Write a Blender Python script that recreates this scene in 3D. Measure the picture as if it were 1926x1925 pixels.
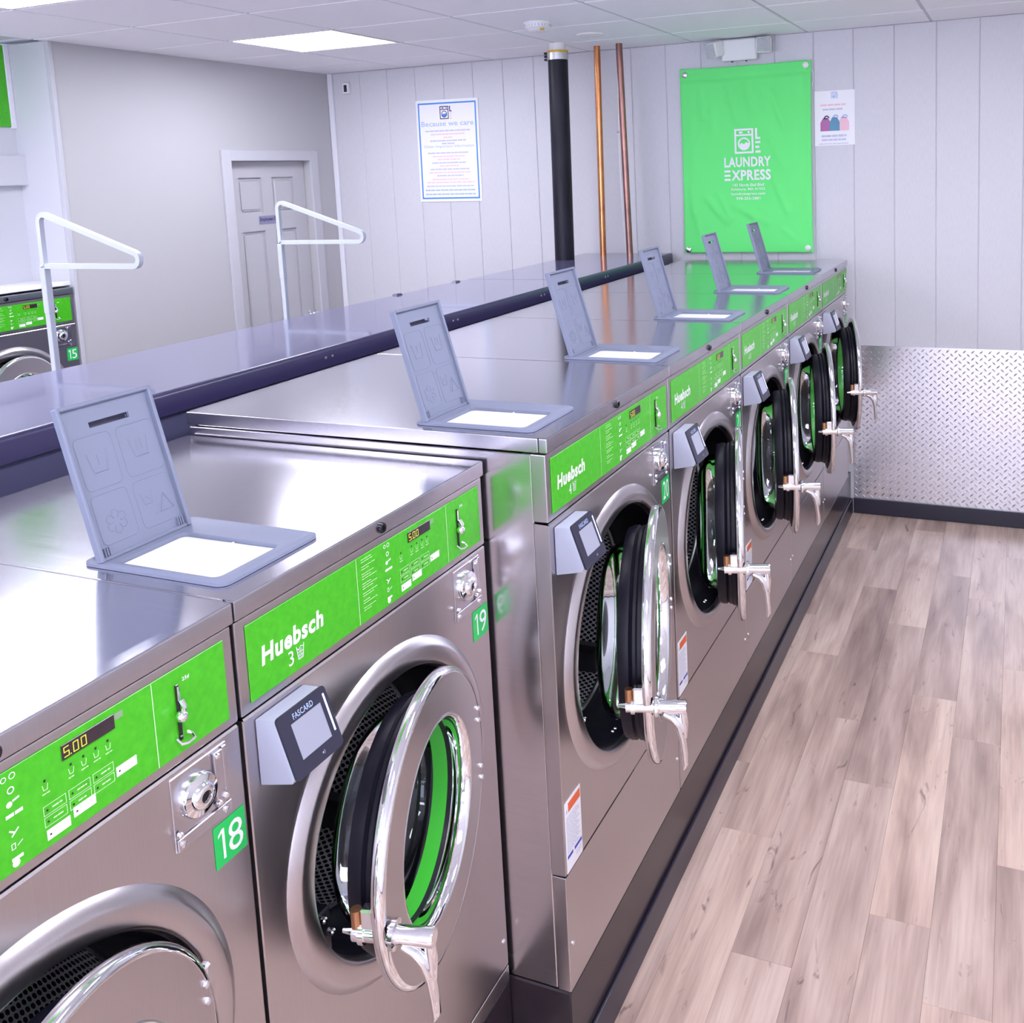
import bpy, bmesh, math, random
from mathutils import Matrix, Vector
random.seed(7)
PI = math.pi
S = bpy.context.scene
C = S.collection
for o in list(bpy.data.objects):
    bpy.data.objects.remove(o)

# ------------------------------------------------------------ camera, exposure, world, lights
cam_d = bpy.data.cameras.new('camera')
cam = bpy.data.objects.new('camera', cam_d)
C.objects.link(cam)
S.camera = cam
cam_d.sensor_fit = 'HORIZONTAL'
cam_d.sensor_width = 36.0
cam_d.lens = 36.0 * 1815.10 / 1926.0
cam_d.shift_x = (963.0 - 1192.75) / 1926.0
cam_d.shift_y = (552.76 - 962.5) / 1926.0
cam_d.clip_start = 0.05
cam.matrix_world = Matrix(((0.92938150, -0.01248779, 0.36890931, 0.79946),
                           (0.36731077, 0.13013600, -0.92094919, -1.52504),
                           (-0.03650776, 0.99141751, 0.12553289, 1.83088),
                           (0, 0, 0, 1)))
S.view_settings.view_transform = 'Standard'
S.view_settings.look = 'None'
S.view_settings.exposure = 0.94
S.view_settings.gamma = 1.0
S.view_settings.use_curve_mapping = False
PANEL_POWER = 15.0                                   # radiance of the ceiling light panels
PANEL_COLOR = (0.87, 0.875, 1.0)
W = bpy.data.worlds.new('daylight')
S.world = W
W.use_nodes = True
bgn = W.node_tree.nodes['Background']
bgn.inputs[0].default_value = (0.70, 0.77, 1.0, 1)   # overcast daylight, comes in by the shop windows behind the camera
bgn.inputs[1].default_value = 4.5

# ------------------------------------------------------------ materials
def lin(c):
    c = c / 255.0
    return c / 12.92 if c <= 0.04045 else ((c + 0.055) / 1.055) ** 2.4
def rgb(r, g, b):
    return (lin(r), lin(g), lin(b), 1.0)
def mat(name, col, rough=0.5, metal=0.0, spec=0.5, emit=None, estr=0.0, coat=0.0):
    m = bpy.data.materials.new(name)
    m.use_nodes = True
    b = m.node_tree.nodes['Principled BSDF']
    b.inputs['Base Color'].default_value = col
    b.inputs['Roughness'].default_value = rough
    b.inputs['Metallic'].default_value = metal
    b.inputs['Specular IOR Level'].default_value = spec
    b.inputs['Coat Weight'].default_value = coat
    if emit:
        b.inputs['Emission Color'].default_value = emit
        b.inputs['Emission Strength'].default_value = estr
    return m
def nd(m, typ, **kw):
    n = m.node_tree.nodes.new(typ)
    for k, v in kw.items():
        setattr(n, k, v)
    return n
def lk(m, a, b):
    m.node_tree.links.new(a, b)
def bsdf(m):
    return m.node_tree.nodes['Principled BSDF']
def coords(m, scale, which='Object', loc=(0, 0, 0)):
    t = nd(m, 'ShaderNodeTexCoord')
    mp = nd(m, 'ShaderNodeMapping')
    mp.inputs['Scale'].default_value = scale
    mp.inputs['Location'].default_value = loc
    lk(m, t.outputs[which], mp.inputs['Vector'])
    return mp.outputs['Vector']
def noise(m, vec, scale=1.0, detail=3.0, rough=0.55):
    n = nd(m, 'ShaderNodeTexNoise')
    n.inputs['Scale'].default_value = scale
    n.inputs['Detail'].default_value = detail
    n.inputs['Roughness'].default_value = rough
    lk(m, vec, n.inputs['Vector'])
    return n.outputs['Fac']
def ramp(m, fac, stops):
    r = nd(m, 'ShaderNodeValToRGB')
    e = r.color_ramp.elements
    while len(e) < len(stops):
        e.new(0.5)
    for i, (p, c) in enumerate(stops):
        e[i].position = p
        e[i].color = c
    lk(m, fac, r.inputs['Fac'])
    return r.outputs['Color']
def bump(m, h, strength, dist=0.001):
    b = nd(m, 'ShaderNodeBump')
    b.inputs['Strength'].default_value = strength
    b.inputs['Distance'].default_value = dist
    lk(m, h, b.inputs['Height'])
    lk(m, b.outputs['Normal'], bsdf(m).inputs['Normal'])
def brushed(name, col, rough, scale, bs=0.03, dr=0.03):
    m = mat(name, col, rough, 1.0)
    v = coords(m, scale)
    f = noise(m, v, 1.0, 4.0, 0.6)
    r = nd(m, 'ShaderNodeMapRange')
    r.inputs['To Min'].default_value = rough - dr
    r.inputs['To Max'].default_value = rough + dr
    lk(m, f, r.inputs['Value'])
    lk(m, r.outputs['Result'], bsdf(m).inputs['Roughness'])
    c0 = tuple(x * 0.97 for x in col[:3]) + (1,)
    c1 = tuple(min(1, x * 1.025) for x in col[:3]) + (1,)
    lk(m, ramp(m, f, [(0.3, c0), (0.7, c1)]), bsdf(m).inputs['Base Color'])
    bump(m, f, bs, 0.0006)
    return m

M = {}
M['steel'] = brushed('brushed_steel', (0.53, 0.497, 0.508, 1), 0.30, (5, 700, 5))
M['steel_top'] = brushed('brushed_steel_top', (0.62, 0.61, 0.66, 1), 0.16, (6, 600, 6), 0.05, 0.04)
M['steel_lip'] = brushed('steel_lip', (0.54, 0.525, 0.57, 1), 0.26, (5, 700, 5), 0.02)
M['steel_side'] = brushed('steel_side', (0.66, 0.64, 0.67, 1), 0.22, (5, 5, 300))
M['chrome'] = mat('chrome', (0.86, 0.86, 0.88, 1), 0.06, 1.0)
M['satin'] = mat('satin_metal', (0.72, 0.71, 0.74, 1), 0.28, 1.0)
M['brass'] = mat('brass', (0.55, 0.30, 0.16, 1), 0.3, 1.0)
M['black'] = mat('black_rubber', (0.006, 0.0055, 0.011, 1), 0.42, spec=0.22)
M['black_gloss'] = mat('black_gloss', (0.010, 0.009, 0.014, 1), 0.15)
M['drum'] = mat('drum_steel', (0.16, 0.155, 0.17, 1), 0.3, 1.0)
M['gap'] = mat('dark_gap', (0.012, 0.011, 0.02, 1), 0.7)
M['green'] = mat('panel_green', rgb(72, 190, 30), 0.3)
M['green_ring'] = mat('ring_green', rgb(60, 185, 50), 0.35)
M['number_green'] = mat('number_green', rgb(28, 192, 88), 0.4)
M['white'] = mat('white_print', (0.85, 0.85, 0.88, 1), 0.5)
M['pale'] = mat('pale_green_print', rgb(196, 236, 180), 0.5)
M['display'] = mat('display_dark', (0.035, 0.022, 0.03, 1), 0.2)
M['digits'] = mat('display_digits', (0.4, 0.4, 0.02, 1), 0.5, emit=(0.60, 0.58, 0.04, 1), estr=0.5)
M['grey_print'] = mat('grey_print', rgb(135, 160, 125), 0.5)
M['plastic'] = mat('grey_plastic', rgb(124, 130, 150), 0.45)
M['plastic_dark'] = mat('grey_plastic_dark', rgb(86, 88, 108), 0.5)
M['well_white'] = mat('white_tray', (0.88, 0.88, 0.88, 1), 0.4)
M['reader'] = mat('reader_shell', rgb(170, 172, 190), 0.5)
M['reader_face'] = mat('reader_face', (0.022, 0.022, 0.045, 1), 0.3)
M['screen'] = mat('screen', (0.1, 0.1, 0.12, 1), 0.2, emit=(0.37, 0.38, 0.56, 1), estr=0.48)
M['led'] = mat('led_bar', (0.5, 0.5, 0.9, 1), 0.3, emit=(0.55, 0.58, 1.0, 1), estr=2.2)
M['blue_print'] = mat('blue_print', rgb(60, 80, 190), 0.5)
M['orange'] = mat('orange_print', rgb(226, 100, 50), 0.5)
M['paper'] = mat('paper', (0.86, 0.86, 0.88, 1), 0.6)
M['paper_grey'] = mat('text_grey', rgb(196, 198, 220), 0.7)
M['paper_red'] = mat('text_red', rgb(232, 204, 214), 0.7)
M['paper_blue'] = mat('text_blue', rgb(168, 188, 232), 0.7)
M['border_blue'] = mat('border_blue', rgb(66, 140, 222), 0.5)
M['navy'] = mat('navy_print', rgb(60, 56, 110), 0.6)
M['plum'] = mat('plum', rgb(176, 110, 160), 0.7)
M['teal'] = mat('teal', rgb(96, 150, 178), 0.7)
M['pink'] = mat('pink', rgb(240, 196, 206), 0.7)
M['wall'] = mat('wall_paint', (0.47, 0.466, 0.478, 1), 0.55)
M['niche'] = mat('niche_paint', (0.60, 0.605, 0.64, 1), 0.55)
M['board_joint'] = mat('board_joint', (0.60, 0.60, 0.66, 1), 0.6)
M['sign_grey'] = mat('sign_grey', rgb(140, 140, 166), 0.5)
M['wall_far'] = mat('wall_paint_light', (0.80, 0.79, 0.80, 1), 0.6)
M['casing'] = mat('casing_paint', (0.52, 0.52, 0.56, 1), 0.45)
M['trim'] = mat('white_trim', (0.80, 0.80, 0.86, 1), 0.4)
M['door_paint'] = mat('door_paint', (0.50, 0.495, 0.52, 1), 0.4)
M['rack'] = mat('white_powder_coat', (0.60, 0.64, 0.72, 1), 0.35)
M['pipe_black'] = mat('black_pipe', (0.014, 0.013, 0.02, 1), 0.4, spec=0.25)
M['yellow'] = mat('yellow_tape', rgb(206, 168, 60), 0.5)
M['white_plastic'] = mat('white_plastic', (0.80, 0.80, 0.80, 1), 0.4)
M['cove'] = mat('cove_base', (0.018, 0.016, 0.032, 1), 0.3)
M['plinth'] = mat('plinth_face', (0.04, 0.03, 0.036, 1), 0.22, 0.0, 0.35)
M['lens'] = mat('lamp_lens', (0.55, 0.57, 0.60, 1), 0.1)
M['diffuser'] = mat('light_diffuser', (0.9, 0.9, 0.9, 1), 0.5, emit=PANEL_COLOR + (1,), estr=PANEL_POWER)
M['diamond'] = mat('diamond_aluminium', (0.72, 0.71, 0.75, 1), 0.24, 1.0)
M['lug'] = mat('diamond_lug', (0.80, 0.79, 0.83, 1), 0.2, 1.0)
M['bulkhead'] = mat('bulkhead_face', (0.085, 0.085, 0.16, 1), 0.35)

m = M['green']                                        # tiny specks in the printed vinyl
lk(m, ramp(m, noise(m, coords(m, (90, 90, 90)), 1.0, 2.0), [(0.30, rgb(62, 174, 24)), (0.72, rgb(73, 188, 33))]), bsdf(m).inputs['Base Color'])
m = M['wall']                                         # roller texture
bump(m, noise(m, coords(m, (120, 120, 120)), 1.0, 2.0), 0.05, 0.001)
m = M['plinth']
lk(m, ramp(m, noise(m, coords(m, (8, 8, 8)), 1.0), [(0.3, (0.021, 0.015, 0.021, 1)), (0.7, (0.032, 0.023, 0.028, 1))]), bsdf(m).inputs['Base Color'])
m = M['pipe_black']
lk(m, ramp(m, noise(m, coords(m, (22, 22, 4)), 1.0, 5.0), [(0.35, (0.007, 0.006, 0.013, 1)), (0.78, (0.022, 0.020, 0.034, 1))]), bsdf(m).inputs['Base Color'])
M['counter'] = m = mat('laminate_grey', rgb(140, 138, 172), 0.10, 0.0, 0.7, coat=0.3)
lk(m, ramp(m, noise(m, coords(m, (70, 70, 70)), 1.0, 3.0), [(0.35, rgb(104, 102, 140)), (0.7, rgb(112, 110, 149))]), bsdf(m).inputs['Base Color'])
M['counter_edge'] = mat('counter_edge', rgb(54, 50, 86), 0.28, 0.0, 0.6)
M['copper'] = m = mat('copper', (0.72, 0.30, 0.13, 1), 0.26, 1.0)
lk(m, ramp(m, noise(m, coords(m, (9, 9, 5)), 1.0, 4.0), [(0.3, (0.50, 0.19, 0.09, 1)), (0.7, (0.80, 0.36, 0.15, 1))]), bsdf(m).inputs['Base Color'])
M['copper_old'] = m = mat('copper_aged', (0.34, 0.17, 0.14, 1), 0.32, 1.0)
lk(m, ramp(m, noise(m, coords(m, (9, 9, 6)), 1.0, 4.0), [(0.3, (0.22, 0.12, 0.11, 1)), (0.7, (0.46, 0.24, 0.20, 1))]), bsdf(m).inputs['Base Color'])
M['banner'] = m = mat('banner_cloth', rgb(108, 238, 128), 0.6, spec=0.25)
bump(m, noise(m, coords(m, (300, 300, 300)), 1.0, 2.0), 0.05, 0.0005)
M['ceil'] = m = mat('ceiling_tile', (0.88, 0.88, 0.92, 1), 0.8)
bump(m, noise(m, coords(m, (160, 160, 160)), 1.0, 4.0), 0.18, 0.001)
M['tbar'] = mat('ceiling_grid', (0.56, 0.57, 0.62, 1), 0.6)
# wood print panel of the back wall: pale paint over a fine woven relief
M['board'] = m = mat('wall_board', (0.76, 0.755, 0.80, 1), 0.5)
f1 = noise(m, coords(m, (260, 40, 30)), 1.0, 2.0)
f2 = noise(m, coords(m, (30, 40, 240)), 1.0, 2.0)
ad = nd(m, 'ShaderNodeMath', operation='ADD')
lk(m, f1, ad.inputs[0]); lk(m, f2, ad.inputs[1])
bump(m, ad.outputs[0], 0.25, 0.0008)
lk(m, ramp(m, f1, [(0.3, (0.60, 0.597, 0.635, 1)), (0.7, (0.645, 0.642, 0.675, 1))]), bsdf(m).inputs['Base Color'])
# drum wall with rows of punched holes (print of dots on the real cylinder)
M['perf'] = m = mat('perforated_drum', (0.1, 0.1, 0.11, 1), 0.3, 1.0)
uv = nd(m, 'ShaderNodeUVMap')
facs = []
for off in ((0.0, 0.0), (0.5, 0.5)):
    mp = nd(m, 'ShaderNodeMapping')
    mp.inputs['Scale'].default_value = (40, 72, 1)
    mp.inputs['Location'].default_value = (off[0], off[1], 0)
    lk(m, uv.outputs['UV'], mp.inputs['Vector'])
    fr = nd(m, 'ShaderNodeVectorMath', operation='FRACTION')
    lk(m, mp.outputs['Vector'], fr.inputs[0])
    sb = nd(m, 'ShaderNodeVectorMath', operation='SUBTRACT')
    lk(m, fr.outputs[0], sb.inputs[0])
    sb.inputs[1].default_value = (0.5, 0.5, 0)
    ml = nd(m, 'ShaderNodeVectorMath', operation='MULTIPLY')
    lk(m, sb.outputs[0], ml.inputs[0])
    ml.inputs[1].default_value = (1.0, 1.0, 0)
    ln = nd(m, 'ShaderNodeVectorMath', operation='LENGTH')
    lk(m, ml.outputs[0], ln.inputs[0])
    lt = nd(m, 'ShaderNodeMath', operation='LESS_THAN')
    lk(m, ln.outputs['Value'], lt.inputs[0])
    lt.inputs[1].default_value = 0.27
    facs.append(lt.outputs[0])
mx = nd(m, 'ShaderNodeMath', operation='MAXIMUM')
lk(m, facs[0], mx.inputs[0]); lk(m, facs[1], mx.inputs[1])
lk(m, ramp(m, mx.outputs[0], [(0.0, (0.62, 0.61, 0.66, 1)), (1.0, (0.01, 0.01, 0.014, 1))]), bsdf(m).inputs['Base Color'])
bsdf(m).inputs['Metallic'].default_value = 0.55
# clear door bowl: fresnel mix of mirror and clear
M['glass'] = m = bpy.data.materials.new('door_glass')
m.use_nodes = True
nt = m.node_tree
nt.nodes.remove(nt.nodes['Principled BSDF'])
gl = nd(m, 'ShaderNodeBsdfGlossy'); gl.inputs['Roughness'].default_value = 0.03
gl.inputs['Color'].default_value = (0.9, 0.92, 0.95, 1)
tr = nd(m, 'ShaderNodeBsdfTransparent'); tr.inputs['Color'].default_value = (0.86, 0.89, 0.90, 1)
fz = nd(m, 'ShaderNodeFresnel'); fz.inputs['IOR'].default_value = 1.5
ms = nd(m, 'ShaderNodeMixShader')
lk(m, fz.outputs[0], ms.inputs[0]); lk(m, tr.outputs[0], ms.inputs[1]); lk(m, gl.outputs[0], ms.inputs[2])
lk(m, ms.outputs[0], nt.nodes['Material Output'].inputs['Surface'])
# vinyl wood planks: colour differs from plank to plank
M['plank'] = m = mat('vinyl_plank', (0.5, 0.4, 0.4, 1), 0.27, 0.0, 0.5)
oi = nd(m, 'ShaderNodeObjectInfo')
tc = nd(m, 'ShaderNodeTexCoord')
cmb = nd(m, 'ShaderNodeCombineXYZ')
mul = nd(m, 'ShaderNodeMath', operation='MULTIPLY'); mul.inputs[1].default_value = 37.0
lk(m, oi.outputs['Random'], mul.inputs[0])
lk(m, mul.outputs[0], cmb.inputs[0]); lk(m, mul.outputs[0], cmb.inputs[1]); lk(m, mul.outputs[0], cmb.inputs[2])
addv = nd(m, 'ShaderNodeVectorMath', operation='ADD')
lk(m, tc.outputs['Object'], addv.inputs[0]); lk(m, cmb.outputs[0], addv.inputs[1])
def plank_noise(scale, detail, rough=0.55, dist=0.0):
    mp = nd(m, 'ShaderNodeMapping'); mp.inputs['Scale'].default_value = scale
    lk(m, addv.outputs[0], mp.inputs['Vector'])
    n = nd(m, 'ShaderNodeTexNoise'); n.inputs['Scale'].default_value = 1.0
    n.inputs['Detail'].default_value = detail; n.inputs['Roughness'].default_value = rough
    n.inputs['Distortion'].default_value = dist
    lk(m, mp.outputs[0], n.inputs['Vector'])
    return n.outputs['Fac']
grain = plank_noise((120, 5, 1), 4.0, 0.6, 0.3)
broad = plank_noise((11, 1.6, 1), 3.0, 0.5, 0.4)
knots = plank_noise((26, 7, 1), 3.0, 0.6, 1.2)
base = ramp(m, broad, [(0.24, rgb(152, 129, 120)), (0.5, rgb(199, 175, 161)), (0.78, rgb(226, 206, 190))])
def mixc(fac, a, b, mode='MULTIPLY'):
    n = nd(m, 'ShaderNodeMix', data_type='RGBA', blend_type=mode)
    if isinstance(fac, float): n.inputs[0].default_value = fac
    else: lk(m, fac, n.inputs[0])
    lk(m, a, n.inputs[6]); lk(m, b, n.inputs[7])
    return n.outputs[2]
c = mixc(0.55, base, ramp(m, grain, [(0.3, (0.72, 0.70, 0.72, 1)), (0.6, (1, 1, 1, 1))]))
c = mixc(0.8, c, ramp(m, knots, [(0.26, (0.42, 0.38, 0.42, 1)), (0.36, (1, 1, 1, 1))]))
c = mixc(1.0, c, ramp(m, oi.outputs['Random'], [(0.0, (0.84, 0.81, 0.82, 1)), (0.5, (0.96, 0.95, 0.95, 1)), (1.0, (1.10, 1.07, 1.04, 1))]))
lk(m, c, bsdf(m).inputs['Base Color'])
bump(m, grain, 0.10, 0.0005)

# ------------------------------------------------------------ mesh helpers
def smooth_mesh(me, ang=35):
    for p in me.polygons:
        p.use_smooth = True
    me.set_sharp_from_angle(angle=math.radians(ang))
class MB:
    def __init__(self):
        self.v = []; self.f = []; self.wn = False
    def add(self, vs, fs):
        n = len(self.v)
        self.v += [tuple(p) for p in vs]
        self.f += [tuple(i + n for i in f) for f in fs]
        return self
    def box(self, x0, x1, y0, y1, z0, z1, b=0.0, seg=2):
        vs = [(x, y, z) for x in (x0, x1) for y in (y0, y1) for z in (z0, z1)]
        fs = [(0, 1, 3, 2), (4, 6, 7, 5), (0, 4, 5, 1), (2, 3, 7, 6), (0, 2, 6, 4), (1, 5, 7, 3)]
        if b <= 0:
            return self.add(vs, fs)
        self.wn = True
        bm = bmesh.new()
        vv = [bm.verts.new(p) for p in vs]
        for f in fs:
            bm.faces.new([vv[i] for i in f])
        bmesh.ops.bevel(bm, geom=list(bm.edges), offset=b, segments=seg, profile=0.5, affect='EDGES')
        return self.frombm(bm)
    def frombm(self, bm):
        bm.verts.index_update()
        self.add([v.co[:] for v in bm.verts], [[v.index for v in f.verts] for f in bm.faces])
        bm.free()
        return self
    def lathe(self, prof, ctr=(0, 0, 0), axis='x', n=48, a0=0.0, a1=2 * PI, cap0=False, cap1=False):
        """prof: list of (radius, height along axis)"""
        full = abs(a1 - a0 - 2 * PI) < 1e-6
        k = n if full else n + 1
        vs = []
        for (r, h) in prof:
            for i in range(k):
                a = a0 + (a1 - a0) * i / n
                u, w = r * math.cos(a), r * math.sin(a)
                if axis == 'x': p = (ctr[0] + h, ctr[1] + u, ctr[2] + w)
                elif axis == 'y': p = (ctr[0] + w, ctr[1] + h, ctr[2] + u)
                else: p = (ctr[0] + u, ctr[1] + w, ctr[2] + h)
                vs.append(p)
        fs = []
        for j in range(len(prof) - 1):
            for i in range(n):
                i2 = (i + 1) % k
                fs.append((j * k + i, j * k + i2, (j + 1) * k + i2, (j + 1) * k + i))
        if cap0: fs.append(tuple(range(k - 1, -1, -1)))
        if cap1: fs.append(tuple((len(prof) - 1) * k + i for i in range(k)))
        return self.add(vs, fs)
    def cyl(self, p0, p1, r, n=16, r1=None):
        p0 = Vector(p0); p1 = Vector(p1)
        d = (p1 - p0).normalized()
        a = Vector((0, 0, 1)) if abs(d.z) < 0.9 else Vector((1, 0, 0))
        u = d.cross(a).normalized(); w = d.cross(u)
        r1 = r if r1 is None else r1
        vs = []
        for p, rr in ((p0, r), (p1, r1)):
            for i in range(n):
                t = 2 * PI * i / n
                vs.append(p + u * rr * math.cos(t) + w * rr * math.sin(t))
        fs = [(i, (i + 1) % n, n + (i + 1) % n, n + i) for i in range(n)]
        fs += [tuple(range(n - 1, -1, -1)), tuple(range(n, 2 * n))]
        return self.add(vs, fs)
    def tube(self, pts, r, n=10, closed=False, flat=None):
        pts = [Vector(p) for p in pts]
        k = len(pts); vs = []; u = None
        for i, p in enumerate(pts):
            a = pts[(i - 1) % k] if (closed or i > 0) else p
            b = pts[(i + 1) % k] if (closed or i < k - 1) else p
            d = (b - a).normalized()
            if u is None:
                q = Vector((0, 0, 1)) if abs(d.z) < 0.9 else Vector((0, 1, 0))
                u = d.cross(q).normalized()
            u = (u - d * u.dot(d)).normalized()
            w = d.cross(u)
            rr = r[i] if isinstance(r, (list, tuple)) else r
            for j in range(n):
                t = 2 * PI * (j + 0.5) / n
                if flat:
                    vs.append(p + u * rr * flat[0] * math.cos(t) + w * rr * flat[1] * math.sin(t))
                else:
                    vs.append(p + u * rr * math.cos(t) + w * rr * math.sin(t))
        fs = []
        for i in range(k if closed else k - 1):
            i2 = (i + 1) % k
            for j in range(n):
                j2 = (j + 1) % n
                fs.append((i * n + j, i * n + j2, i2 * n + j2, i2 * n + j))
        if not closed:
            fs += [tuple(range(n - 1, -1, -1)), tuple((k - 1) * n + j for j in range(n))]
        return self.add(vs, fs)
    def sphere(self, c, r, n=14, sc=(1, 1, 1)):
        prof = [(max(1e-5, r * math.sin(PI * i / n)), -r * math.cos(PI * i / n)) for i in range(n + 1)]
        s = len(self.v)
        self.lathe(prof, (0, 0, 0), 'z', n * 2)
        for i in range(s, len(self.v)):
            p = self.v[i]
            self.v[i] = (c[0] + p[0] * sc[0], c[1] + p[1] * sc[1], c[2] + p[2] * sc[2])
        return self
    def map(self, fn, start=0):
        for i in range(start, len(self.v)):
            self.v[i] = tuple(fn(Vector(self.v[i])))
        return self
    def mesh(self, name, m, smooth=35):
        me = bpy.data.meshes.new(name)
        me.from_pydata(self.v, [], self.f)
        bm = bmesh.new(); bm.from_mesh(me)
        bmesh.ops.recalc_face_normals(bm, faces=bm.faces)
        bm.to_mesh(me); bm.free()
        me.materials.append(m)
        if smooth: smooth_mesh(me, smooth)
        me.update()
        return me
    def build(self, name, m, parent=None, smooth=35, loc=None, rot=None):
        o = link(name, self.mesh(name, m, smooth), parent, loc, rot)
        if self.wn and smooth:
            w = o.modifiers.new('even_normals', 'WEIGHTED_NORMAL')
            w.keep_sharp = True
        return o
def link(name, me, parent=None, loc=None, rot=None):
    o = bpy.data.objects.new(name, me)
    C.objects.link(o)
    if parent is not None: o.parent = parent
    if loc is not None: o.location = loc
    if rot is not None: o.rotation_euler = rot
    return o
def empty(name, loc, rz=0.0):
    o = bpy.data.objects.new(name, None)
    o.empty_display_size = 0.1
    C.objects.link(o)
    o.location = loc
    o.rotation_euler = (0, 0, rz)
    return o
def tag(o, label=None, cat=None, group=None, kind=None):
    for k, v in (('label', label), ('category', cat), ('group', group), ('kind', kind)):
        if v: o[k] = v
    return o
def copy_tree(o, parent=None):
    c = o.copy()
    C.objects.link(c)
    c.parent = parent
    for ch in list(o.children):
        copy_tree(ch, c)
    return c

# ------------------------------------------------------------ lettering
_txt = {}
def glyphs(s, bold=0.0, shear=0.0):
    key = (s, bold, shear)
    if key in _txt: return _txt[key]
    cu = bpy.data.curves.new('lettering', 'FONT')
    cu.body = s
    cu.offset = bold
    cu.shear = shear
    cu.resolution_u = 3
    cu.space_character = 1.0 + 2.6 * bold
    cu.fill_mode = 'FRONT'
    o = bpy.data.objects.new('lettering', cu)
    C.objects.link(o)
    bpy.context.view_layer.update()
    me = bpy.data.meshes.new_from_object(o.evaluated_get(bpy.context.evaluated_depsgraph_get()))
    vs = [v.co[:2] for v in me.vertices]
    fs = [tuple(p.vertices) for p in me.polygons]
    bpy.data.objects.remove(o); bpy.data.curves.remove(cu); bpy.data.meshes.remove(me)
    _txt[key] = (vs, fs)
    return _txt[key]
def text(mb, s, u0, u1, v0, v1, fn, bold=0.0, shear=0.0, cap=True):
    """fit the words s in the box u0..u1 x v0..v1 and map (u,v) to 3D with fn"""
    vs, fs = glyphs(s, bold, shear)
    xs = [p[0] for p in vs]; ys = [p[1] for p in vs]
    x0, x1, y0, y1 = min(xs), max(xs), min(ys), max(ys)
    if not cap: y0 = 0.0
    out = []
    for (x, y) in vs:
        out.append(fn(u0 + (u1 - u0) * (x - x0) / (x1 - x0), v0 + (v1 - v0) * (y - y0) / max(1e-6, y1 - y0)))
    mb.add(out, fs)
def rect(mb, u0, u1, v0, v1, fn):
    mb.add([fn(u0, v0), fn(u1, v0), fn(u1, v1), fn(u0, v1)], [(0, 1, 2, 3)])
def frame2(mb, u0, u1, v0, v1, t, fn):
    rect(mb, u0, u1, v0, v0 + t, fn); rect(mb, u0, u1, v1 - t, v1, fn)
    rect(mb, u0, u0 + t, v0 + t, v1 - t, fn); rect(mb, u1 - t, u1, v0 + t, v1 - t, fn)
def ring2(mb, cu, cv, r0, r1, fn, n=20, a0=0.0, a1=2 * PI):
    for i in range(n):
        a = a0 + (a1 - a0) * i / n; b = a0 + (a1 - a0) * (i + 1) / n
        mb.add([fn(cu + r0 * math.cos(a), cv + r0 * math.sin(a)), fn(cu + r1 * math.cos(a), cv + r1 * math.sin(a)),
                fn(cu + r1 * math.cos(b), cv + r1 * math.sin(b)), fn(cu + r0 * math.cos(b), cv + r0 * math.sin(b))], [(0, 1, 2, 3)])
def stroke2(mb, pts, w, fn):
    for (a, b) in zip(pts[:-1], pts[1:]):
        d = Vector((b[0] - a[0], b[1] - a[1])); l = d.length
        if l < 1e-7: continue
        d /= l; n = Vector((-d.y, d.x)) * w * 0.5
        e = d * w * 0.3
        q = [(a[0] + n.x - e.x, a[1] + n.y - e.y), (a[0] - n.x - e.x, a[1] - n.y - e.y), (b[0] - n.x + e.x, b[1] - n.y + e.y), (b[0] + n.x + e.x, b[1] + n.y + e.y)]
        mb.add([fn(*p) for p in q], [(0, 1, 2, 3)])
def wordbars(mb, u0, u1, v0, v1, fn, rng, word=0.02):
    """a line of print too small to read: word-long strokes"""
    u = u0
    while u < u1 - word * 0.4:
        w = min(u1 - u, word * rng.uniform(0.5, 1.4))
        rect(mb, u, u + w * 0.88, v0, v1, fn)
        u += w

# ------------------------------------------------------------ room dimensions
XL, YB, ZC = -3.19, 3.46, 2.498       # left wall, back wall, ceiling
XR, YR = 2.35, -5.0                   # right wall, rear wall
XN, YN = -3.45, 1.59                  # back of the niche on the left, its far end

# ------------------------------------------------------------ setting: floor of planks
fl = MB().box(-3.6, XR + 0.1, YR - 0.1, YB + 0.15, -0.12, -0.006).build('floor', M['gap'], smooth=0)
tag(fl, kind='structure')
PW, PL = 0.1443, 1.053
pm = MB().box(0.0002, PW - 0.0002, 0.0003, PL - 0.0003, -0.006, 0.0, 0.0004, 1).mesh('plank', M['plank'], 0)
ends = {0: 1.173, 1: 0.863, 2: 1.505, 3: 1.183, 4: 0.674, 5: 1.507, 6: 0.95, 7: 1.37, 8: 0.60}
rng = random.Random(3)
cut = {}
for col in range(-1, 16):
    x = 0.0475 + (col - 1) * PW
    if x + PW > XR: break
    e = ends.get(col, rng.uniform(0, PL))
    y = e - 4 * PL
    while y < YB:
        if y + PL > -2.6:
            L = min(PL, YB - y)
            if L > 0.05:
                if L < PL:
                    me = MB().box(0.0002, PW - 0.0002, 0.0003, L - 0.0003, -0.006, 0.0, 0.0004, 1).mesh('plank', M['plank'], 0)
                else:
                    me = pm
                link('plank', me, fl, (x, y, 0))
        y += PL
# the rest of the floor, out of sight: same plank stuff in one piece
MB().box(-3.6, 0.0475 - 2 * PW, YR, YB, -0.006, -0.0005).box(0.0475 - 2 * PW, XR, YR, -3.1, -0.006, -0.0005).build('floor_rest', M['plank'], fl, 0)

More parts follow.
